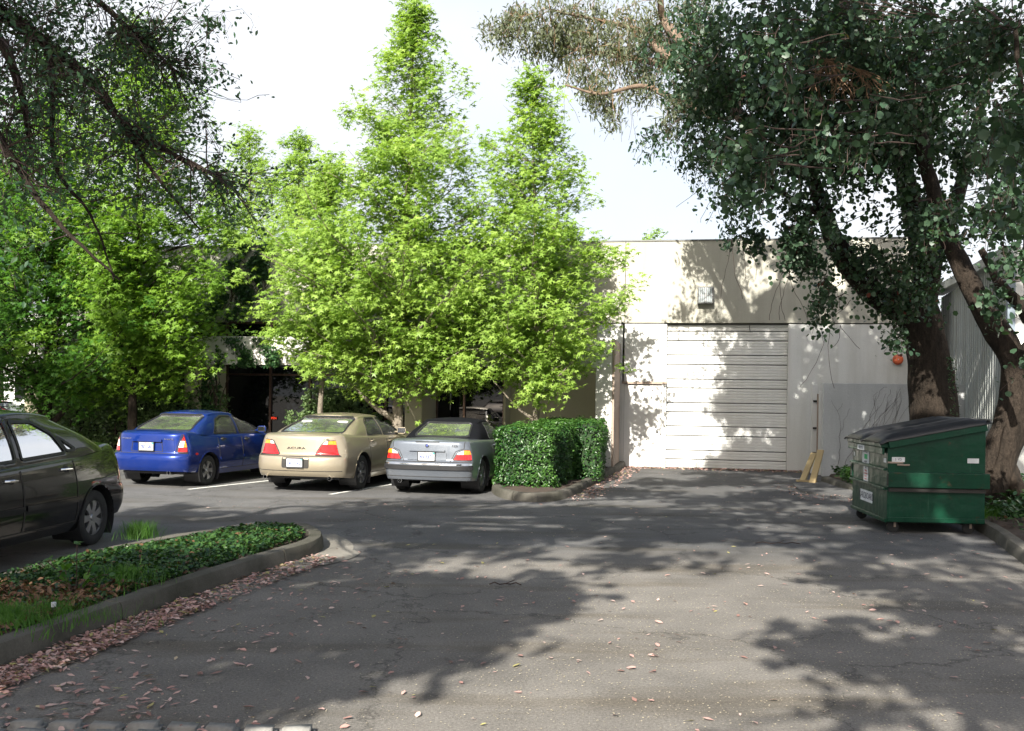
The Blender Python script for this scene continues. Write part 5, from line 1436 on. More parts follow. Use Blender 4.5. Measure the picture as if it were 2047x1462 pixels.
# ---- gum trees on the verge
def limb(m, pts, r0, r1, seg=14, n=7, ex=1.0):
    P = curve_pts(pts, n); k = len(P); m.tube(P, [r0 + (r1 - r0) * (i / (k - 1)) ** ex for i in range(k)], seg); return P
def gc(m_, s_): return m_ + max(-1.5, min(1.5, rnd.gauss(0, 1))) * s_
def canopy(root, anchors, blobs, mat, leaf, tpl, name='foliage', twig=M['twig'], droop=2.2, up=.1, string=(4, 9), clump=22, twr=.010, spread=.10, step=.09):
    """blobs: (centre, (rx, ry, rz), number of sprays). Sprays hang from twigs grown out of the nearest limb point"""
    A = np.array([tuple(a) for a in anchors]); tw = MB(); P = []; tone = []
    for c, r, ns in blobs:
        c = np.array(c)
        sub = [c + np.array([gc(0, .58) * r[0], gc(0, .58) * r[1], gc(0, .58) * r[2]]) for _ in range(max(1, ns // 6))]
        hubs = []
        for q in sub:
            d = ((A - q) ** 2).sum(1) * (1 + .6 * (A[:, 2] > q[2] + .4)); a = A[int(d.argmin())]
            dd = float(np.linalg.norm(a - q)); a = q + (a - q) * min(1.0, .95 / max(dd, .01))
            pts = wander(a, q, 5, .14, -.03); tw.tube(pts, [twr * q_ for q_ in (.25, .8, 1.0, .9, .7, .45)], 4, False); hubs.append(q)
        for k in range(ns):
            h = hubs[rnd.randrange(len(hubs))]; q = h + np.array([gc(0, .27) * min(1.2, r[0]), gc(0, .27) * min(1.2, r[1]), gc(0, .2) * min(1.2, r[2])])
            L = rnd.randint(*string); dirx, diry = rnd.gauss(0, .35), rnd.gauss(0, .35); pts = [Vector(h), Vector(q)]; tn = rnd.random()
            p = Vector(q)
            for j in range(L):
                p = p + Vector((dirx * step * .6 + rnd.gauss(0, .02), diry * step * .6 + rnd.gauss(0, .02), -step * rnd.uniform(.5, 1)))
                pts.append(p.copy())
                for _ in range(max(1, clump // L)):
                    P.append((p.x + rnd.gauss(0, spread), p.y + rnd.gauss(0, spread), p.z + rnd.gauss(0, spread * .7))); tone.append(tn * .5 + rnd.random() * .5)
            if rnd.random() < .6: tw.tube(pts, [twr * .6] + [twr * .4] * (len(pts) - 1), 3, False)
    tag(tw.build('twigs', twig, root), kind='stuff')
    o = scatter(name, np.array(P), leaf, tpl, mat, root, up=up, droop=droop, svar=.55, rv=np.array(tone)); tag(o, kind='stuff')
    return o
def ellip(px, py, Y, rx, rz, ry=None): return (tuple(at(px, py, Y)), (rx, ry or (rx + rz) / 2, rz))

t1 = empty('gum_tree', (0, 0, 0)); tag(t1, 'large dark barked gum tree rising behind the dumpster with round blue green leaves', 'tree', 'gum trees on the verge')
m = MB()
Y1 = 18.6
trunk1 = limb(m, [at(1872, 985, Y1), at(1872, 930, Y1), at(1868, 830, Y1), at(1858, 740, Y1), at(1846, 660, Y1), at(1838, 610, Y1)], .50, .315, 18)
Lb = limb(m, [at(1846, 665, Y1), at(1800, 620, Y1 - .05), at(1745, 585, Y1 - .3), at(1700, 535, Y1 - .5), at(1668, 480, Y1 - .6), at(1640, 400, Y1 - .6), at(1600, 300, Y1 - .8), at(1540, 220, Y1 - 1.0), at(1450, 150, Y1 - 1)], .27, .07, 12)
Mb = limb(m, [at(1840, 640, Y1), at(1852, 560, Y1), at(1838, 480, Y1 - .1), at(1815, 380, Y1 - .3), at(1790, 280, Y1 - .6), at(1740, 160, Y1 - 1), at(1690, 20, Y1 - 1.2), at(1650, -160, Y1 - 1.2)], .27, .07, 12)
Rb = limb(m, [at(1846, 600, Y1), at(1880, 480, Y1 + .3), at(1925, 360, Y1 + .5), at(1960, 220, Y1 + .6), at(2010, 60, Y1 + .8)], .19, .05, 10)
b1 = limb(m, [at(1650, 430, Y1 - .6), at(1600, 410, Y1 - .8), at(1540, 370, Y1 - 1), at(1470, 320, Y1 - 1.2)], .08, .02, 8)
b2 = limb(m, [at(1800, 310, Y1 - .5), at(1700, 260, Y1 - 1), at(1600, 215, Y1 - 1.6), at(1480, 190, Y1 - 2)], .10, .03, 8)
b3 = limb(m, [at(1625, 360, Y1 - .7), at(1560, 330, Y1 - .6), at(1500, 250, Y1 + .2), at(1430, 210, Y1 + 1)], .07, .03, 8)
rough(m, .045, 2.6); m.build('trunk', M['bark_dark'], t1, True)
# long pale limbs reaching out over the roof
m = MB(); Yf = 24.0
f1 = limb(m, [at(1500, 250, Y1), at(1400, 160, Yf - 3), at(1330, 130, Yf - 1.5), at(1240, 112, Yf), at(1150, 98, Yf + .5), at(1060, 60, Yf + 1)], .13, .03, 10)
f2 = limb(m, [at(1480, 200, Y1), at(1330, 108, Yf - 2), at(1290, 70, Yf - 1), at(1240, 50, Yf), at(1100, 20, Yf)], .13, .03, 10)
f3 = limb(m, [at(1440, 240, Y1 + 1), at(1330, 190, Yf - 2), at(1280, 172, Yf - 1.5), at(1200, 188, Yf - 1), at(1130, 170, Yf - 1)], .08, .02, 8)
f4 = limb(m, [at(1450, 150, Y1), at(1340, 60, Yf - 2), at(1320, 0, Yf - 2), at(1330, -80, Yf - 2)], .12, .05, 8)
m.build('limb', M['bark_tan'], t1, True)
anch = Lb[8:] + Mb[8:] + Rb[5:] + b1 + b2 + b3
E = ellip
canopy(t1, anch, [
    (*E(1560, 110, 16.8, 1.3, 1.0), 230), (*E(1700, 90, 16.8, 1.2, 1.1), 210), (*E(1850, 80, 17.0, 1.2, .8), 130), (*E(1980, 140, 17.4, .8, .9), 80),
    (*E(1620, 270, 16.6, .95, .7), 150), (*E(1760, 250, 16.8, .9, .7), 120), (*E(1900, 270, 17.4, .9, .7), 70), (*E(1500, 300, 16.6, .65, .6), 60),
    (*E(1800, 410, 17.4, 1.0, .45), 60), (*E(1640, 400, 17.0, .9, .35), 34), (*E(1560, 455, 17.4, .5, .3), 30), (*E(1940, 400, 17.8, .8, .4), 34), (*E(2010, 330, 17.6, .7, .7), 36), (*E(1450, 130, 17.5, .8, .9), 120),
], M['lf_euc'], .072, round_leaf(), clump=26)
canopy(t1, anch + trunk1[-8:], [
    (*E(1600, 500, 17.4, .35, .2), 16), (*E(1640, 560, 17.4, .25, .3), 16), (*E(1630, 610, 17.3, .16, .2), 9), (*E(1700, 500, 17.6, .5, .3), 30), (*E(1780, 520, 17.7, .5, .45), 50), (*E(1810, 590, 17.8, .3, .4), 38), (*E(1850, 520, 18, .4, .4), 38), (*E(1790, 650, 17.8, .25, .12), 10), (*E(1580, 480, 17.2, .4, .25), 18),
], M['lf_euc_red'], .068, round_leaf(), 'reddish_foliage', clump=22)
canopy(t1, f1 + f2 + f3 + f4, [
    (*E(1090, 40, 24.5, 1.0, .5), 110), (*E(1180, 50, 24.3, 1.1, .7), 130), (*E(1270, 80, 23.5, .8, .6), 90), (*E(1160, 130, 24.0, .5, .35), 30), (*E(1240, 150, 23.4, .8, .35), 45), (*E(980, 60, 24.5, .25, .15), 8), (*E(1330, 30, 22.5, .9, .8), 110), (*E(1370, 160, 21.5, .7, .6), 80), (*E(1200, 190, 23.4, .45, .25), 22), (*E(1230, 215, 23, .2, .15), 6), (*E(1350, 210, 21.5, .35, .35), 22), (*E(1020, 20, 24.5, .5, .3), 30),
], M['lf_olive'], .13, lance_leaf(.14), 'slender_foliage', M['twig_tan'], clump=26, spread=.13)
canopy(t1, f1 + f3 + b1 + b3, [
    (*E(1420, 300, 18.4, .7, .5), 48), (*E(1330, 250, 20.4, .3, .25), 10), (*E(1450, 210, 18, .9, .7), 110), (*E(1400, 80, 19.2, .9, .9), 120), (*E(1440, 440, 17.5, .25, .12), 8), (*E(1460, 370, 17.4, .3, .4), 22), (*E(1322, 270, 19.4, .12, .25), 4),
], M['lf_euc'], .082, oval_leaf(), 'hanging_foliage', clump=20)
# bare hanging twigs
m = MB()
for (px, py, Y, L) in [(1245, 200, 23, 1.3), (1262, 215, 23, 1.0), (1230, 160, 23, .8), (1130, 190, 24, .9), (1425, 340, 17.4, .9), (1440, 360, 17.3, 1.0), (1395, 330, 18, .7), (1462, 480, 16.6, 1.3), (1560, 560, 16.6, .9), (1578, 540, 16.6, 1.1), (1680, 650, 17.6, .55), (1660, 640, 17.6, 1.6), (1700, 600, 17.6, .4), (1480, 470, 16.8, 1.0)]:
    a = at(px, py, Y)
    for _ in range(2):
        p = a.copy(); pts = [p.copy()]; dx_ = rnd.gauss(0, .015)
        for k in range(8): dx_ += rnd.gauss(0, .015); p = p + Vector((dx_, rnd.gauss(0, .02), -L * .75 / 8)); pts.append(p.copy())
        m.tube(pts, .0045, 3, False)
tag(m.build('bare_twigs', M['twig'], t1), kind='stuff')
# broken dead spray caught in the sun
m = MB(); a = at(1663, 125, 14.9)
root_p = limb(m, [at(1630, 60, 15.6), at(1640, 100, 15.1), at(1655, 122, 14.9), at(1690, 130, 14.9), at(1740, 150, 14.9)], .035, .012, 8)
for k in range(46):
    s = root_p[rnd.randrange(6, len(root_p))]; L = rnd.uniform(.25, .75); d = Vector((rnd.gauss(.15, .5), rnd.gauss(0, .3), -rnd.uniform(.2, 1))).normalized()
    pts = wander(s, s + d * L, 5, .12); m.tube(pts, [.010 * (1 - .7 * i / 5) for i in range(6)], 4, False)
    for _ in range(3): q = pts[rnd.randint(2, 5)]; m.tube([q, q + Vector((rnd.gauss(0, .08), rnd.gauss(0, .08), -rnd.uniform(.05, .16)))], .004, 3, False)
m.build('dead_branch', M['twig_tan'], t1, True)

t2 = empty('gum_tree', (0, 0, 0)); tag(t2, 'leaning gum tree curving up from the ivy at the picture edge, right of the dumpster', 'tree', 'gum trees on the verge')
m = MB(); Y2 = 15.6
tr2 = limb(m, [at(1965, 1010, Y2), at(1985, 945, Y2), at(2022, 850, Y2), at(2032, 770, Y2), at(2020, 710, Y2), at(1985, 650, Y2), at(1950, 590, Y2 + .1), at(1915, 520, Y2 + .2), at(1880, 430, Y2 + .4), at(1850, 320, Y2 + .5), at(1830, 200, Y2 + .6), at(1820, 40, Y2 + .6)], .38, .08, 16, ex=.55)
for k in (2, 3, 4): pass
fk = limb(m, [at(2028, 730, Y2), at(2070, 690, Y2 - .3), at(2120, 600, Y2 - .6), at(2180, 420, Y2 - 1), at(2200, 200, Y2 - 1)], .16, .08, 10)
fk2 = limb(m, [at(2060, 640, Y2 - 1), at(2030, 600, Y2 - 1), at(1995, 560, Y2 - 1.1), at(1960, 500, Y2 - 1)], .10, .05, 10)
fk3 = limb(m, [at(2075, 700, Y2 - 1.8), at(2050, 560, Y2 - 1.9), at(2052, 430, Y2 - 2), at(2046, 250, Y2 - 2), at(2030, 60, Y2 - 2)], .06, .03, 8)
for a_, b_ in (((1955, 975), (1920, 1002)), ((2010, 950), (2050, 1010)), ((1975, 960), (1950, 1030))): limb(m, [at(*a_, Y2), at((a_[0] + b_[0]) / 2, (a_[1] + b_[1]) / 2 - 5, Y2 - .2), at(*b_, Y2 - .5)], .24, .07, 8)
rough(m, .045, 2.8); m.build('trunk', M['bark_dark'], t2, True)
canopy(t2, tr2[-30:] + fk + fk2 + fk3, [
    (*E(2020, 400, 13.4, .4, .4), 34), (*E(2030, 520, 13.2, .2, .3), 14), (*E(1975, 585, 13.6, .16, .12), 12), (*E(2030, 250, 13.6, .45, .7), 70), (*E(1990, 40, 14.2, .8, .6), 100), (*E(1890, 400, 15.5, .4, .3), 22), (*E(1760, 30, 14.6, .8, .5), 80), (*E(1850, 150, 14.8, .8, .6), 90), (*E(1600, 40, 14.6, .9, .5), 90), (*E(2040, 690, 12.8, .12, .1), 4),
], M['lf_euc'], .075, round_leaf(), clump=16)
canopy(t2, fk3 + Lb[20:], [
    (*E(1525, 300, 12.4, .4, .3), 26), (*E(1590, 130, 12.6, .35, .35), 22), (*E(1620, 230, 12.6, .35, .3), 22), (*E(1700, 230, 12.6, .4, .3), 24), (*E(1990, 330, 11.0, .2, .25), 12), (*E(2030, 400, 10.0, .1, .12), 6), (*E(1520, 350, 12.2, .25, .25), 16), (*E(2015, 250, 9.2, .3, .3), 22),  (*E(2060, 180, 8.8, .3, .3), 18),
], M['lf_euc'], .085, round_leaf(), 'near_foliage', clump=10, spread=.07)

# ---- twiggy tree hanging in from the upper left
t3 = empty('twiggy_tree', (0, 0, 0)); tag(t3, 'dense dark twiggy tree hanging in from the upper corner over the planter', 'tree')
m = MB(); Yt = 8.5
tk = limb(m, [Vector((-6.9, 6.6, 0)), Vector((-6.8, 6.8, 2.4)), at(-420, 60, 7.6), at(-200, -40, 8.0)], .24, .13, 14)
M1 = limb(m, [at(-420, 60, 7.6), at(-100, -20, 8.0), at(10, 30, Yt), at(100, 95, Yt), at(185, 165, Yt), at(245, 245, Yt), at(330, 300, Yt - .1), at(400, 335, Yt - .2), at(450, 352, Yt - .2)], .085, .008, 9)
M2 = limb(m, [at(-420, 60, 7.6), at(-80, 200, 7.4), at(20, 310, 7.4), at(70, 390, 7.3), at(150, 480, 7.2), at(240, 560, 7.2)], .045, .006, 8)
M3 = limb(m, [at(-200, -40, 8), at(0, -60, 8.6), at(160, -20, 9), at(260, 60, 9), at(310, 105, 9.2), at(350, 140, 9.2)], .05, .006, 8)
M4 = limb(m, [at(245, 245, Yt), at(290, 320, 8.4), at(350, 400, 8.4), at(400, 460, 8.3)], .022, .006, 6)
M5 = limb(m, [at(100, 95, Yt), at(105, 200, 8.3), at(110, 330, 8.2), at(180, 430, 8.1), at(230, 560, 8.0)], .03, .006, 6)
M6 = limb(m, [at(-200, -40, 8), at(-20, 60, 7.8), at(40, 180, 7.8), at(60, 300, 7.8)], .06, .01, 8)
rough(m, .012, 7); m.build('trunk', M['bark_dark'], t3, True)
m = MB(); ends = []
allm = M1[10:] + M1[8:26] + M2[8:20] + M3[8:] + M3[8:] + M6[4:] + M5[:10] + M4[:6]
for k in range(290):
    s = allm[rnd.randrange(len(allm))]; L = rnd.uniform(.2, .75); d = Vector((rnd.gauss(.12, .6), rnd.gauss(0, .5), rnd.gauss(-.25, .6))).normalized()
    pts = wander(s, s + d * L, 5, .16); m.tube(pts, [.008 * (1 - .75 * i / 5) for i in range(6)], 3, False)
    for _ in range(4):
        q = pts[rnd.randint(1, 5)]; e = q + Vector((rnd.gauss(.05, .16), rnd.gauss(0, .14), rnd.gauss(-.04, .15))); m.tube([q, q.lerp(e, .5) + Vector((0, 0, .02)), e], .003, 3, False); ends.append(e)
tag(m.build('twigs', M['twig'], t3), kind='stuff')
ends = [e for e in ends]; EE = np.array([tuple(e) for e in ends]); ids = rng.integers(0, len(EE), 8500)
o = scatter('foliage', EE[ids] + rng.normal(size=(8500, 3)) * .05, .040, oval_leaf(), M['lf_dark'], t3, up=.2, droop=.6, svar=.5); tag(o, kind='stuff')
canopy(t3, M1[-25:] + M3[-20:] + M4, [(*E(360, 20, 9.2, .55, .18), 40), (*E(300, 90, 9.2, .5, .25), 44), (*E(420, 140, 9.2, .22, .14), 12), (*E(390, 190, 9.2, .18, .15), 10), (*E(430, 20, 9.2, .12, .06), 6), (*E(240, 120, 8.8, .4, .25), 24), (*E(450, 330, 8.2, .15, .08), 8), (*E(330, 420, 8.2, .3, .2), 7), (*E(230, 380, 8.2, .3, .25), 9), (*E(40, 420, 7.6, .3, .4), 30), (*E(60, 180, 7.8, .5, .5), 70), (*E(120, 60, 8.4, .5, .35), 50)],
       M['lf_dark'], .048, oval_leaf(), 'leaf_sprays', clump=8, spread=.035, step=.05, twr=.004, string=(3, 7), droop=.8)

# ---- crowns overhead and behind the camera: they throw the dappled shade on the lot
def shade(gx, gy, h, r, ns, rz=.7):
    t = h / -SUN_T.z
    return ((gx - SUN_T.x * t, gy - SUN_T.y * t, h), (r[0], r[1], rz), ns)
def SHP(px, py, h, r, ns, rz=.6): p = G(px, py); return shade(p.x, p.y, h, r, ns, rz)
SH = []
def overhead(label, tx, ty, hub, blobs):
    r_ = empty('gum_tree', (0, 0, 0)); tag(r_, label, 'tree', 'gum trees around the lot'); m = MB()
    t_ = limb(m, [Vector((tx, ty, 0)), Vector((tx + .2, ty, 2.5)), Vector(hub)], .38, .22, 14); an = list(t_[-6:])
    for c, rr_, n_ in blobs:
        q = Vector(c); an += limb(m, [Vector(hub), Vector(hub).lerp(q, .5) + Vector((rnd.gauss(0, .3), rnd.gauss(0, .3), .4)), q], .12, .02, 8)
    rough(m, .04, 2.5); m.build('trunk', M['bark_dark'], r_, True)
    canopy(r_, an, blobs, M['lf_euc'], .16, round_leaf(), clump=14, spread=.14, string=(3, 5), twr=.012)
near_blobs = [(a_, b_, int(c_ * 1.7)) for a_, b_, c_ in [SHP(450, 1240, 6.5, (1.0, .8), 60), SHP(700, 1215, 6.5, (1.1, .6), 70), SHP(950, 1190, 6.6, (.9, .5), 50), SHP(850, 1280, 6.5, (.5, .25), 22), SHP(620, 1320, 6.3, (.5, .3), 18), SHP(350, 1390, 6.0, (.7, .25), 40), SHP(120, 1250, 6.3, (.9, .8), 60), SHP(550, 1150, 6.8, (1.2, .8), 60), SHP(1050, 1230, 6.6, (.5, .2), 14)]]
overhead('gum tree behind the camera shading the planter side of the lot', -9.0, -2.5, (-8.2, -1.5, 5.0), near_blobs)
right_blobs = [SHP(1800, 1290, 6.5, (.7, .4), 50), SHP(1950, 1330, 6.5, (.7, .4), 40), SHP(1500, 1440, 6.3, (.16, .08), 5), SHP(1720, 1420, 6.3, (.14, .08), 4), SHP(2050, 1200, 7, (.8, .8), 50), SHP(1850, 1180, 7, (1.0, .5), 36)]
overhead('gum tree behind the camera shading the dumpster side of the lot', 7.5, -3.0, (5.5, -2.2, 5.6), right_blobs)
mid = []
for (gx, gy, r0, n_) in ((-3.6, 13.2, 1.5, 44), (-1.4, 13.0, 1.5, 44), (.8, 13.2, 1.5, 46), (2.8, 13.4, 1.5, 46), (4.6, 13.2, 1.2, 36), (-2.2, 15.6, 1.5, 44), (.6, 15.6, 1.6, 44), (3.2, 15.8, 1.6, 50), (5.4, 15.4, 1.2, 36), (2.2, 18.4, 1.4, 40), (4.6, 18.2, 1.5, 46), (-5.4, 14.4, 1.4, 36), (1.6, 11.4, 1.0, 18), (4.6, 11.6, 1.2, 30), (-.6, 11.4, 1.1, 26), (6.6, 12.5, 1.0, 26), (5.6, 14.8, .5, 22), (7.0, 14.6, .8, 60), (6.9, 15.6, .8, 50), (6.5, 17.5, 1.2, 40)):
    mid.append(shade(gx, gy, 9.2 + rnd.uniform(-.6, .6), (r0 * .8, r0 * .6), int(n_ * 1.45), .5))
overhead('tall gum tree arching high over the lot with most of its crown overhead', -10.5, 3.0, (-7.2, 3.2, 7.6), mid)
far = []
for (gx, gy, r0, n_) in ((3.4, 21.3, 1.3, 50), (6.0, 21.5, 1.4, 70), (4.9, 23.6, 1.0, 50), (5.5, 25.5, .9, 60), (6.9, 25.4, 1.0, 70), (6.7, 27.6, .9, 70), (7.9, 29.3, 1.0, 80), (8.8, 31.2, 1.1, 90), (9.8, 33.4, 1.2, 90), (8.7, 26.4, 1.3, 90), (10, 28.6, 1.4, 100), (11.2, 31, 1.4, 100), (12.4, 34, 1.5, 90), (8.4, 23, 1.3, 70), (10.4, 24.6, 1.4, 70)):
    far.append(shade(gx, gy, 11.5 + rnd.uniform(-.6, .6), (r0 * .85, r0 * .6), n_, .5))
overhead('tall gum tree beside the lot whose high crown shades the roll-up door', 9.5, 1.5, (6.5, 4.5, 9.0), far)
farl = []
for (gx, gy, r0, n_) in ((-10, 22.5, 2, 50), (-6.8, 24.8, 1.5, 46), (-9.2, 26.2, 1.6, 80), (-7.6, 25.4, 1.2, 50), (-12, 26.6, 2.2, 60), (-11, 18, 1.8, 40), (-8, 15.5, 1.4, 36), (-14, 23, 2, 40)):
    farl.append(shade(gx, gy, 10.5 + rnd.uniform(-.6, .6), (r0 * .85, r0 * .6), n_, .6))
overhead('gum tree at the far side of the parking aisle shading the dark sweetgums', -17.5, 11.5, (-17.2, 11.8, 8.0), farl)

# ------------------------------------------------------------------ hedge
def hedge(name, poly, z0, z1, n, label, group=None):
    root = empty(name, (0, 0, 0)); tag(root, label, 'hedge', group)
    P2 = [Vector(p) for p in poly]; c = sum(P2, Vector((0, 0))) / len(P2)
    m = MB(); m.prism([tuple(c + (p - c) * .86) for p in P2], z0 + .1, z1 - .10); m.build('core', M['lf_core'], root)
    per = [(P2[i], P2[(i + 1) % len(P2)]) for i in range(len(P2))]; Ls = np.array([(b - a).length for a, b in per])
    area = abs(sum(a.x * b.y - b.x * a.y for a, b in per)) / 2; hs = z1 - z0; ns = int(n * Ls.sum() * hs / (Ls.sum() * hs + area)); nt2 = n - ns
    k = rng.choice(len(per), ns, p=Ls / Ls.sum()); u = rng.uniform(0, 1, ns); P = np.zeros((n, 3)); Nn = np.zeros((n, 3))
    A = np.array([tuple(a) for a, b in per]); B = np.array([tuple(b) for a, b in per]); Q = A[k] + (B[k] - A[k]) * u[:, None]
    T = B[k] - A[k]; T /= np.linalg.norm(T, axis=1)[:, None]; O = np.stack([T[:, 1], -T[:, 0]], 1)
    cc = np.array(tuple(c)); O *= np.sign(((Q - cc) * O).sum(1))[:, None]
    zz_ = rng.uniform(z0, z1, ns); dep = rng.exponential(.04, ns) - .02 + .035 * np.sin(Q[:, 0] * 6 + zz_ * 5) + .03 * np.sin(zz_ * 13 + Q[:, 1] * 9) - (rng.uniform(0, 1, ns) < .03) * rng.uniform(0, .10, ns)
    rd_ = np.clip((zz_ - (z1 - .12)) / .12, 0, 1) ** 2 * .06
    P[:ns, :2] = Q - O * (dep + rd_)[:, None]; P[:ns, 2] = zz_; Nn[:ns, :2] = O; Nn[:ns, 2] = .35
    tp_ = sample_poly([tuple(p) for p in poly], nt2); P[ns:, :2] = tp_; P[ns:, 2] = z1 - rng.exponential(.025, nt2) + (rng.uniform(0, 1, nt2) < .04) * rng.uniform(0, .09, nt2) + .02 * np.sin(tp_[:, 1] * 5) + .012 * np.sin(tp_[:, 0] * 13) + .012 * np.sin(tp_[:, 1] * 11); Nn[ns:, 2] = 1
    tone = np.clip(.35 + .2 * np.sin(P[:, 0] * 5 + P[:, 1] * 3) + rng.uniform(-.35, .45, n) + .1 * (np.arange(n) >= ns), 0, 1)
    o = scatter('foliage', P, .052, oval_leaf(), M['lf_hedge'], root, up=.1, nrm=Nn, nmix=.5, svar=.4, rv=tone); tag(o, kind='stuff')
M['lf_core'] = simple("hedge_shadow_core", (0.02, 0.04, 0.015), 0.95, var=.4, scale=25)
a = Vector(g2(1000, 985)); b = Vector(g2(1112, 992)); hd = Vector((math.sin(math.radians(13)), math.cos(math.radians(13))))
a = a + Vector((-.14, -.1)); hl_ = a + hd * .12; hr = Vector((g2(1104, 990))) + hd * .0
hedge('clipped_hedge', [tuple(hl_), tuple(hr), tuple(hr + hd * 2.6 + Vector((.12, 0))), tuple(hl_ + hd * 2.6 + Vector((-.1, 0)))], .10, 1.21, 15000, 'clipped box hedge at the rounded kerb nose, its sunlit face toward the lot')
q0 = Vector((0.55, 21.0)); hedge('clipped_hedge', [(.4, 20.3), (1.78, 20.1), (2.2, 23.3), (.85, 23.5)], .10, 1.27, 11000, 'second clipped hedge block behind the first, reaching back to the timber faced wall')

# ------------------------------------------------------------------ wall ivy, shrubs
def blob_leaves(name, blobs, size, tpl, mat, label, cat, core=True, kind='stuff', group=None, up=.3, stemm=None):
    root = empty(name, (0, 0, 0)); tag(root, label, cat, group)
    Ps = []
    for c, r, n in blobs:
        v = rng.normal(size=(n, 3)); v /= np.linalg.norm(v, axis=1)[:, None]; rad = 1 + .12 * np.sin(v[:, 0] * 9 + c[0]) + .12 * np.sin(v[:, 2] * 11) + rng.normal(size=n) * .10
        p = np.array(c) + v * np.array(r) * rad[:, None]; Ps.append(p[p[:, 2] > .03])
    P = np.vstack(Ps); o = scatter('foliage', P, size, tpl, mat, root, up=up, svar=.4); tag(o, kind='stuff')
    m = MB()
    for c, r, n in blobs:
        for _ in range(5):
            e = Vector(c) + Vector((rnd.gauss(0, .4) * r[0], rnd.gauss(0, .4) * r[1], rnd.gauss(0, .3) * r[2])); m.tube(wander((c[0], c[1], max(0, c[2] - r[2] * 1.0)), e, 5, .1), .012, 4, False)
    tag(m.build('stems', M['twig'], root), kind='stuff'); return root
def wp(px, py, d=0.1):
    s = s_of(px, d); p = BW(s, d); a, b_ = ray(px, py); return BW(s, d, EYE + b_ * p.y)
blobs = []
for px, py, r_, d in ((150, 800, 1.0, 1.6), (200, 830, 1.0, 2.2), (250, 780, 1.1, 1.2), (310, 820, .9, 2.2), (350, 760, 1.0, 1.0), (380, 830, .8, 2.0), (240, 850, .8, 2.6), (160, 850, .8, 2.6), (410, 800, .5, 1.8), (330, 860, .6, 2.6), (300, 700, 1.1, .8), (200, 720, 1.1, .8)):
    p = wp(px, py, d); p.z = max(p.z, .5); blobs.append((tuple(p), (r_, .7 * r_, r_ * .8), int(1500 * r_)))
blob_leaves('ivy_bush', blobs, .10, oval_leaf(), M['lf_shrub'], 'big ragged dark bush smothering the wall end behind the blue sedan', 'bush')
iv = []
def ivy_sheet(quads, n, z=None):
    P = []
    for (x0, y0, x1, y1, d, dens) in quads:
        for _ in range(int(n * dens)):
            px = rnd.uniform(x0, x1); py = rnd.uniform(y0, y1)
            if rnd.random() < .5 + .5 * math.sin(px * .11 + 2 * math.sin(py * .05)): P.append(tuple(wp(px, py, d + rnd.uniform(.01, .16))))
    return np.array(P)
r_ = empty('wall_ivy', (0, 0, 0)); tag(r_, 'dark ivy spilling down the upper wall over the black window slot', 'ivy')
P = ivy_sheet([(470, 488, 545, 560, .05, 1.6), (440, 520, 520, 600, .05, 1.0), (450, 600, 560, 648, .05, .32), (420, 560, 470, 640, .05, .7), (430, 676, 560, 735, D, .55), (480, 700, 560, 735, D, .25), (404, 740, 440, 870, D, .5), (380, 600, 430, 700, .05, 1.0)], 3000)
o = scatter('foliage', P, .085, oval_leaf(), M['lf_ivy'], r_, up=.1, droop=.8, svar=.4); tag(o, kind='stuff')
m = MB()
for k in range(26):
    px = rnd.uniform(440, 560); py = rnd.uniform(500, 560); dd = .03; pts = []
    while py < rnd.uniform(600, 645): pts.append(wp(px, py, dd)); py += 8; px += rnd.gauss(0, 5)
    if len(pts) > 2: m.tube(pts, .012, 4, False)
for k in range(12):
    px = rnd.uniform(405, 438); py = 870; pts = []
    while py > rnd.uniform(690, 750): pts.append(wp(px, py, D + .015)); py -= 8; px += rnd.gauss(0, 3)
    if len(pts) > 2: m.tube(pts, .012, 4, False)
tag(m.build('stems', M['twig'], r_), kind='stuff')
bb = []
for px, py, rr_ in ((610, 850, .5), (650, 835, .55), (700, 830, .5), (735, 850, .42), (680, 810, .45), (640, 800, .42), (760, 860, .35)):
    p = wp(px, py, 1.3); bb.append((tuple(p), (rr_, rr_ * .7, rr_ * .7), int(2000 * rr_)))
blob_leaves('camellia_shrub', bb, .085, oval_leaf(), M['lf_shrub'], 'rounded shrub with sunlit top in front of the dark window, over the gold sedan roof', 'shrub')
# ivy on the big trunk and at tree bases
r_ = empty('trunk_ivy', (0, 0, 0)); tag(r_, 'ivy climbing the shaded flank of the big gum trunk behind the dumpster', 'ivy')
P = []
for k in range(4200):
    py = rnd.uniform(715, 990); w_ = (py - 715) / 275
    px = 1893 + 14 * w_ + abs(rnd.gauss(0, 5 + 6 * w_)); P.append(tuple(at(px, py, Y1 - .1 + rnd.gauss(0, .15))))
o = scatter('foliage', np.array(P), .04, oval_leaf(), M['lf_ivy'], r_, up=.2, droop=.4, svar=.4); tag(o, kind='stuff')
m = MB()
for k in range(5): m.tube(wander(at(1900 + k * 3, 985, Y1 - .25), at(1895 + k * 3, 740, Y1 - .25), 8, .05), .014, 5, False)
tag(m.build('stems', M['twig'], r_), kind='stuff')

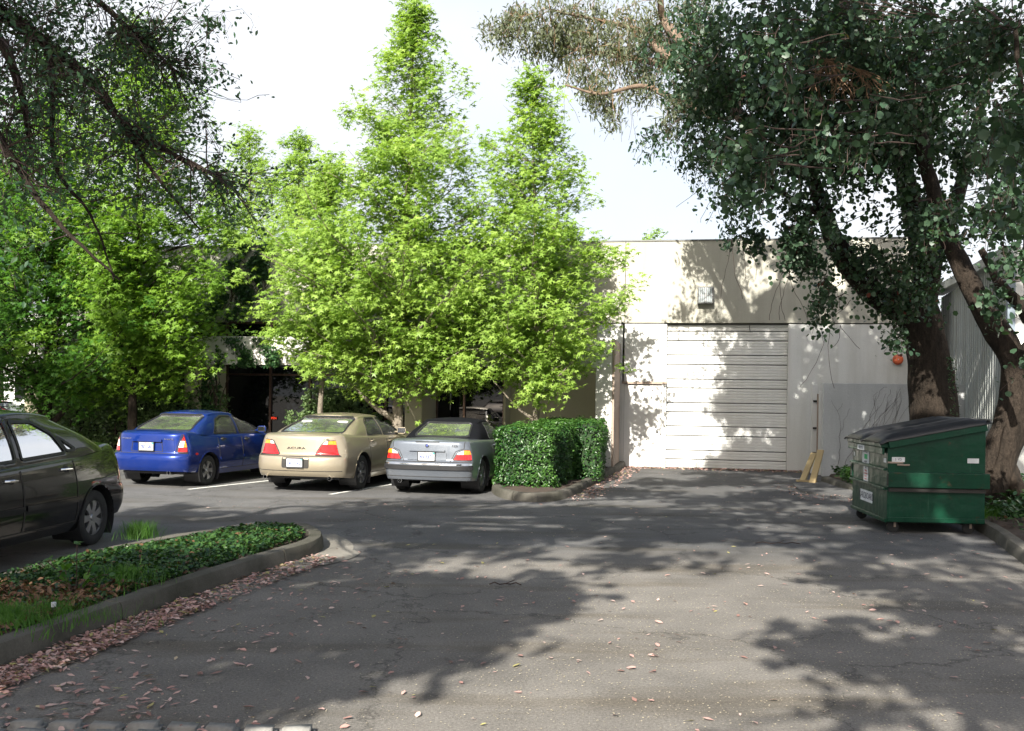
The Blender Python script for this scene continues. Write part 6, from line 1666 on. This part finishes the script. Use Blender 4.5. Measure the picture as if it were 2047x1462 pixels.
# ------------------------------------------------------------------ ground cover
def cover(name, poly, n, size, tpl, mat, z, zj, label=None, up=.8, tone_f=None, mound=0.0):
    P2 = sample_poly(poly, n); zz_ = z + rng.uniform(0, 1, n) ** 1.3 * zj * (.65 + .35 * np.sin(P2[:, 0] * 2.3 + 1) * np.cos(P2[:, 1] * 1.7))
    o = scatter(name, np.column_stack([P2, zz_]), size, tpl, mat, None, up=up, svar=.45)
    tag(o, label, None, None, 'stuff'); return o
pl_in = off(near_line, .24, False) + off(smoothline([PL[-1]] + PL2, 2)[1:], .2, False)
pl_vis = [p for p in pl_in]
cover('ground_cover', [p for p in pl_vis if p[1] > 4.5], 15000, .05, oval_leaf(), M['lf_ground'], .12, .09, 'low glossy ground cover with orange dead leaves in the planter')
cover('ground_cover', [p for p in pl_vis if p[1] > 8.2], 12000, .05, oval_leaf(), M['lf_ground'], .12, .13)
cover('dead_leaves', [p for p in pl_vis if 4.5 < p[1] < 8.6], 5200, .06, oval_leaf(), M['fallen_brown'] if 'fallen_brown' in M else M['fallen'], .13, .10)
rp_vis = [p for p in rp if p[1] > 7 and p[0] < 13]
cover('ground_cover', off(rk, .3, False)[:] + [(11, 5), (13, 20), (10, 23.6), (7.6, 22.6)], 20000, .075, oval_leaf(), M['lf_ground'], .13, .26)
cover('ivy_ground', [(6.9, 13.6), (6.8, 16.5), (6.9, 19), (8, 22), (10.2, 22), (9.6, 16), (8.4, 13)], 9000, .085, oval_leaf(), M['lf_ivy'], .2, .5)
cover('ivy_ground', [(7.3, 22.9), (7.3, 22.2), (6.7, 20.2), (6.55, 19.0), (8.2, 19), (8.6, 22.6)], 3500, .075, oval_leaf(), M['lf_hedge'], .15, .3)
cover('ground_cover', [tuple(p) for p in ((-12, 22.6), (-.2, 21.0), (.2, 23.6), (-12.3, 26.4))], 9000, .08, oval_leaf(), M['lf_shrub'], .12, .25)
def tuft(name, c, n, h, r, mat=M['grass']):
    P = []; V = []; F = []; 
    for k in range(n):
        a = rnd.uniform(0, 6.28); q = abs(rnd.gauss(0, r)); b0 = Vector((c[0] + math.cos(a) * q, c[1] + math.sin(a) * q, c[2])); hh = h * rnd.uniform(.5, 1.1); ln = Vector((rnd.gauss(0, .35), rnd.gauss(0, .35), 0)) * hh; w_ = Vector((math.cos(a + 1.5), math.sin(a + 1.5), 0)) * .0035
        b_ = len(V); V += [b0 - w_, b0 + w_, b0 + Vector((0, 0, hh * .6)) + ln * .4 + w_ * .7, b0 + Vector((0, 0, hh * .6)) + ln * .4 - w_ * .7, b0 + Vector((0, 0, hh)) + ln]
        F += [(b_, b_ + 1, b_ + 2, b_ + 3), (b_ + 3, b_ + 2, b_ + 4, b_ + 4)]
    me = bpy.data.meshes.new(name); me.from_pydata([tuple(v) for v in V], [], [f if len(set(f)) == 4 else f[:3] for f in F]); me.update()
    at_ = me.attributes.new("rnd", 'FLOAT', 'POINT'); at_.data.foreach_set("value", np.random.default_rng(3).uniform(0, 1, len(V)).astype(np.float32))
    return tag(mesh_obj(name, me, mat), kind='stuff')
tuft('grass', tuple(G(280, 1075, .14)), 700, .20, .13); tuft('grass', tuple(G(250, 1165, .14)), 600, .16, .22); tuft('grass', tuple(G(15, 1250, .12)), 1600, .14, .22); tuft('grass', tuple(G(120, 1230, .12)), 700, .10, .3)
for k in range(7):
    p = rp_vis; tuft('grass', (rnd.uniform(6.6, 8.2), rnd.uniform(11, 14.5), .12), 420, .16, .25)
# sucker sprig with round leaves in the planter
r_ = empty('seedling', (0, 0, 0)); tag(r_, 'young shoot with round pale green leaves among the planter ground cover', 'seedling')
m = MB(); P = []
for dx_, h_ in ((-.25, .28), (0, .42), (.2, .34), (.1, .2), (-.1, .22), (.32, .18)):
    c = G(150, 1190, .12); pts = wander(c, c + Vector((dx_, rnd.uniform(-.1, .1), h_)), 4, .1); m.tube(pts, .004, 4, False); P += [tuple(q) for q in pts[2:]] + [tuple(pts[-1] + Vector((.03, 0, .01)))]
tag(m.build('stems', M['twig'], r_), kind='stuff'); tag(scatter('leaves', np.array(P), .075, round_leaf(), M['lf_sweet2'], r_, up=.6, svar=.3), kind='stuff')
# sprinkler stake
sp = empty('sprinkler_riser', tuple(G(107, 1238, .10))); tag(sp, 'small grey sprinkler riser with white cap standing in the planter', 'sprinkler')
m = MB(); m.lathe([(.013, 0), (.013, .09)], 12); m.build('pipe', M['grey_metal'], sp, True)
m = MB(); m.lathe([(.0, .125), (.016, .125), (.018, .12), (.018, .092), (.0, .09)], 14); m.build('cap', M['plate'], sp, True)

# ------------------------------------------------------------------ litter on the asphalt
def litter(name, P2, size, tpl, mat, z=.012, svar=.65, flatn=1.6, hump=.0, label=None):
    n = len(P2); P = np.column_stack([P2, z + rng.uniform(0, 1, n) * hump])
    o = scatter(name, P, size, tpl, mat, None, up=flatn, svar=svar, flat=.007); tag(o, label, None, None, 'stuff'); return o
def along(line, n, w0, w1, ex=1.0):
    A = [Vector(p) for p in line]; Ls = np.array([(A[i + 1] - A[i]).length for i in range(len(A) - 1)]); k = rng.choice(len(Ls), n, p=Ls / Ls.sum()); out = []
    for i in k:
        u = rnd.random(); p = A[i].lerp(A[i + 1], u); t_ = (A[i + 1] - A[i]).normalized(); out.append(tuple(p + Vector((t_.y, -t_.x)) * (w0 + (w1 - w0) * rnd.random() ** ex)))
    return np.array(out)
gl = [p for p in near_line if 4.6 < p[1] < 11.0]
gl5 = [p for p in gl if p[1] < 8.6]; 
litter('fallen_leaves', along(gl5, 2300, .02, .36, .9), .045, lance_leaf(.2), M['fallen'], hump=.035, flatn=2.0, label='drift of pink and tan fallen leaves along the planter kerb')
litter('fallen_leaves', along(gl, 1500, .02, .40, 1.0), .044, oval_leaf(), M['fallen'], hump=.03, flatn=2.2)
litter('fallen_leaves', along(gl, 420, .2, 1.5, 1.6), .05, lance_leaf(.2), M['fallen'], flatn=3)
litter('fallen_leaves', sample_poly([(-3.6, 5.5), (-1.2, 5.45), (-1.2, 4.9), (-3.6, 4.9)], 200), .042, oval_leaf(), M['fallen'], z=.03, flatn=2.5)
litter('fallen_leaves', sample_poly([(-3.6, 6.1), (-2.4, 6.6), (-1.8, 5.5), (-3.4, 5.4)], 150), .055, lance_leaf(.2), M['fallen'], flatn=2.5)
lot = [(-3.2, 5.0), (5, 5.0), (6, 10), (6.3, 14), (6.1, 20), (7, 24), (3.2, 24.5), (1.3, 18), (-1, 16.8), (-6, 17), (-2, 12), (-2.2, 9)]
litter('fallen_leaves', sample_poly(lot, 800), .042, lance_leaf(.22), M['fallen'], flatn=3)
nearlot = [(-2.6, 5.0), (3.4, 5.0), (4.6, 8), (4.8, 11), (-1.6, 11)]
litter('fallen_leaves', sample_poly(nearlot, 200), .048, oval_leaf(), M['fallen'], flatn=2.4)
litter('fallen_petals', sample_poly(nearlot, 4500), .0085, round_leaf(), M['petal'], z=.008, svar=.5, flatn=4, label='pale flower specks scattered over the asphalt')
litter('fallen_petals', sample_poly([(-.2, 5.5), (4, 5.5), (4.4, 9.5), (0, 9.5)], 3600), .0095, round_leaf(), M['petal'], z=.008, svar=.5, flatn=4)
litter('fallen_petals', sample_poly(lot, 3000), .0095, round_leaf(), M['petal'], z=.008, svar=.5, flatn=4)
wl_ = [BW(s, .06) for s in (2.9, 5, 7, 8.6)]; litter('fallen_leaves', along([(p.x, p.y) for p in wl_], 1300, .0, .55, 1.8), .05, oval_leaf(), M['fallen'], hump=.03, flatn=2)
il = [p for p in isl if p[1] > 17.2 and p[0] > .9]; il.sort(key=lambda p: p[1])
litter('fallen_leaves', along(il, 700, .02, .5, 1.4), .05, oval_leaf(), M['fallen'], hump=.02, flatn=2)
rl = [p for p in rk if 8 < p[1] < 15.5]; litter('fallen_leaves', along(rl[::-1], 260, .02, .5, 1.3), .05, oval_leaf(), M['fallen'], hump=.02, flatn=2)
litter('fallen_leaves', sample_poly([g2(1540, 975), g2(1600, 1000), g2(1716, 1008), g2(1716, 995), g2(1600, 972)], 160), .05, oval_leaf(), M['fallen'], z=.03, flatn=2)
# dropped twigs
for (px, py, L) in ((1555, 1088, .55), (1010, 1170, .3), (560, 1080, .35)):
    c = G(px, py, .012); m = MB(); a_ = rnd.uniform(-.5, .5)
    pts = [c + Vector((L * (i / 6 - .5), .03 * math.sin(i * 1.7), .008 + .012 * (i % 2))) for i in range(7)]; m.tube(pts, .006, 5); m.tube([pts[3], pts[3] + Vector((.09, .08, .02))], .004, 4)
    tag(m.build('fallen_twig', M['twig']), {1555: 'forked brown twig lying on shaded asphalt in front of the dumpster', 1010: 'short thin twig lying at the edge of the sunlit asphalt', 560: 'thin twig lying near the planter tip on shaded asphalt'}[px], 'twig')
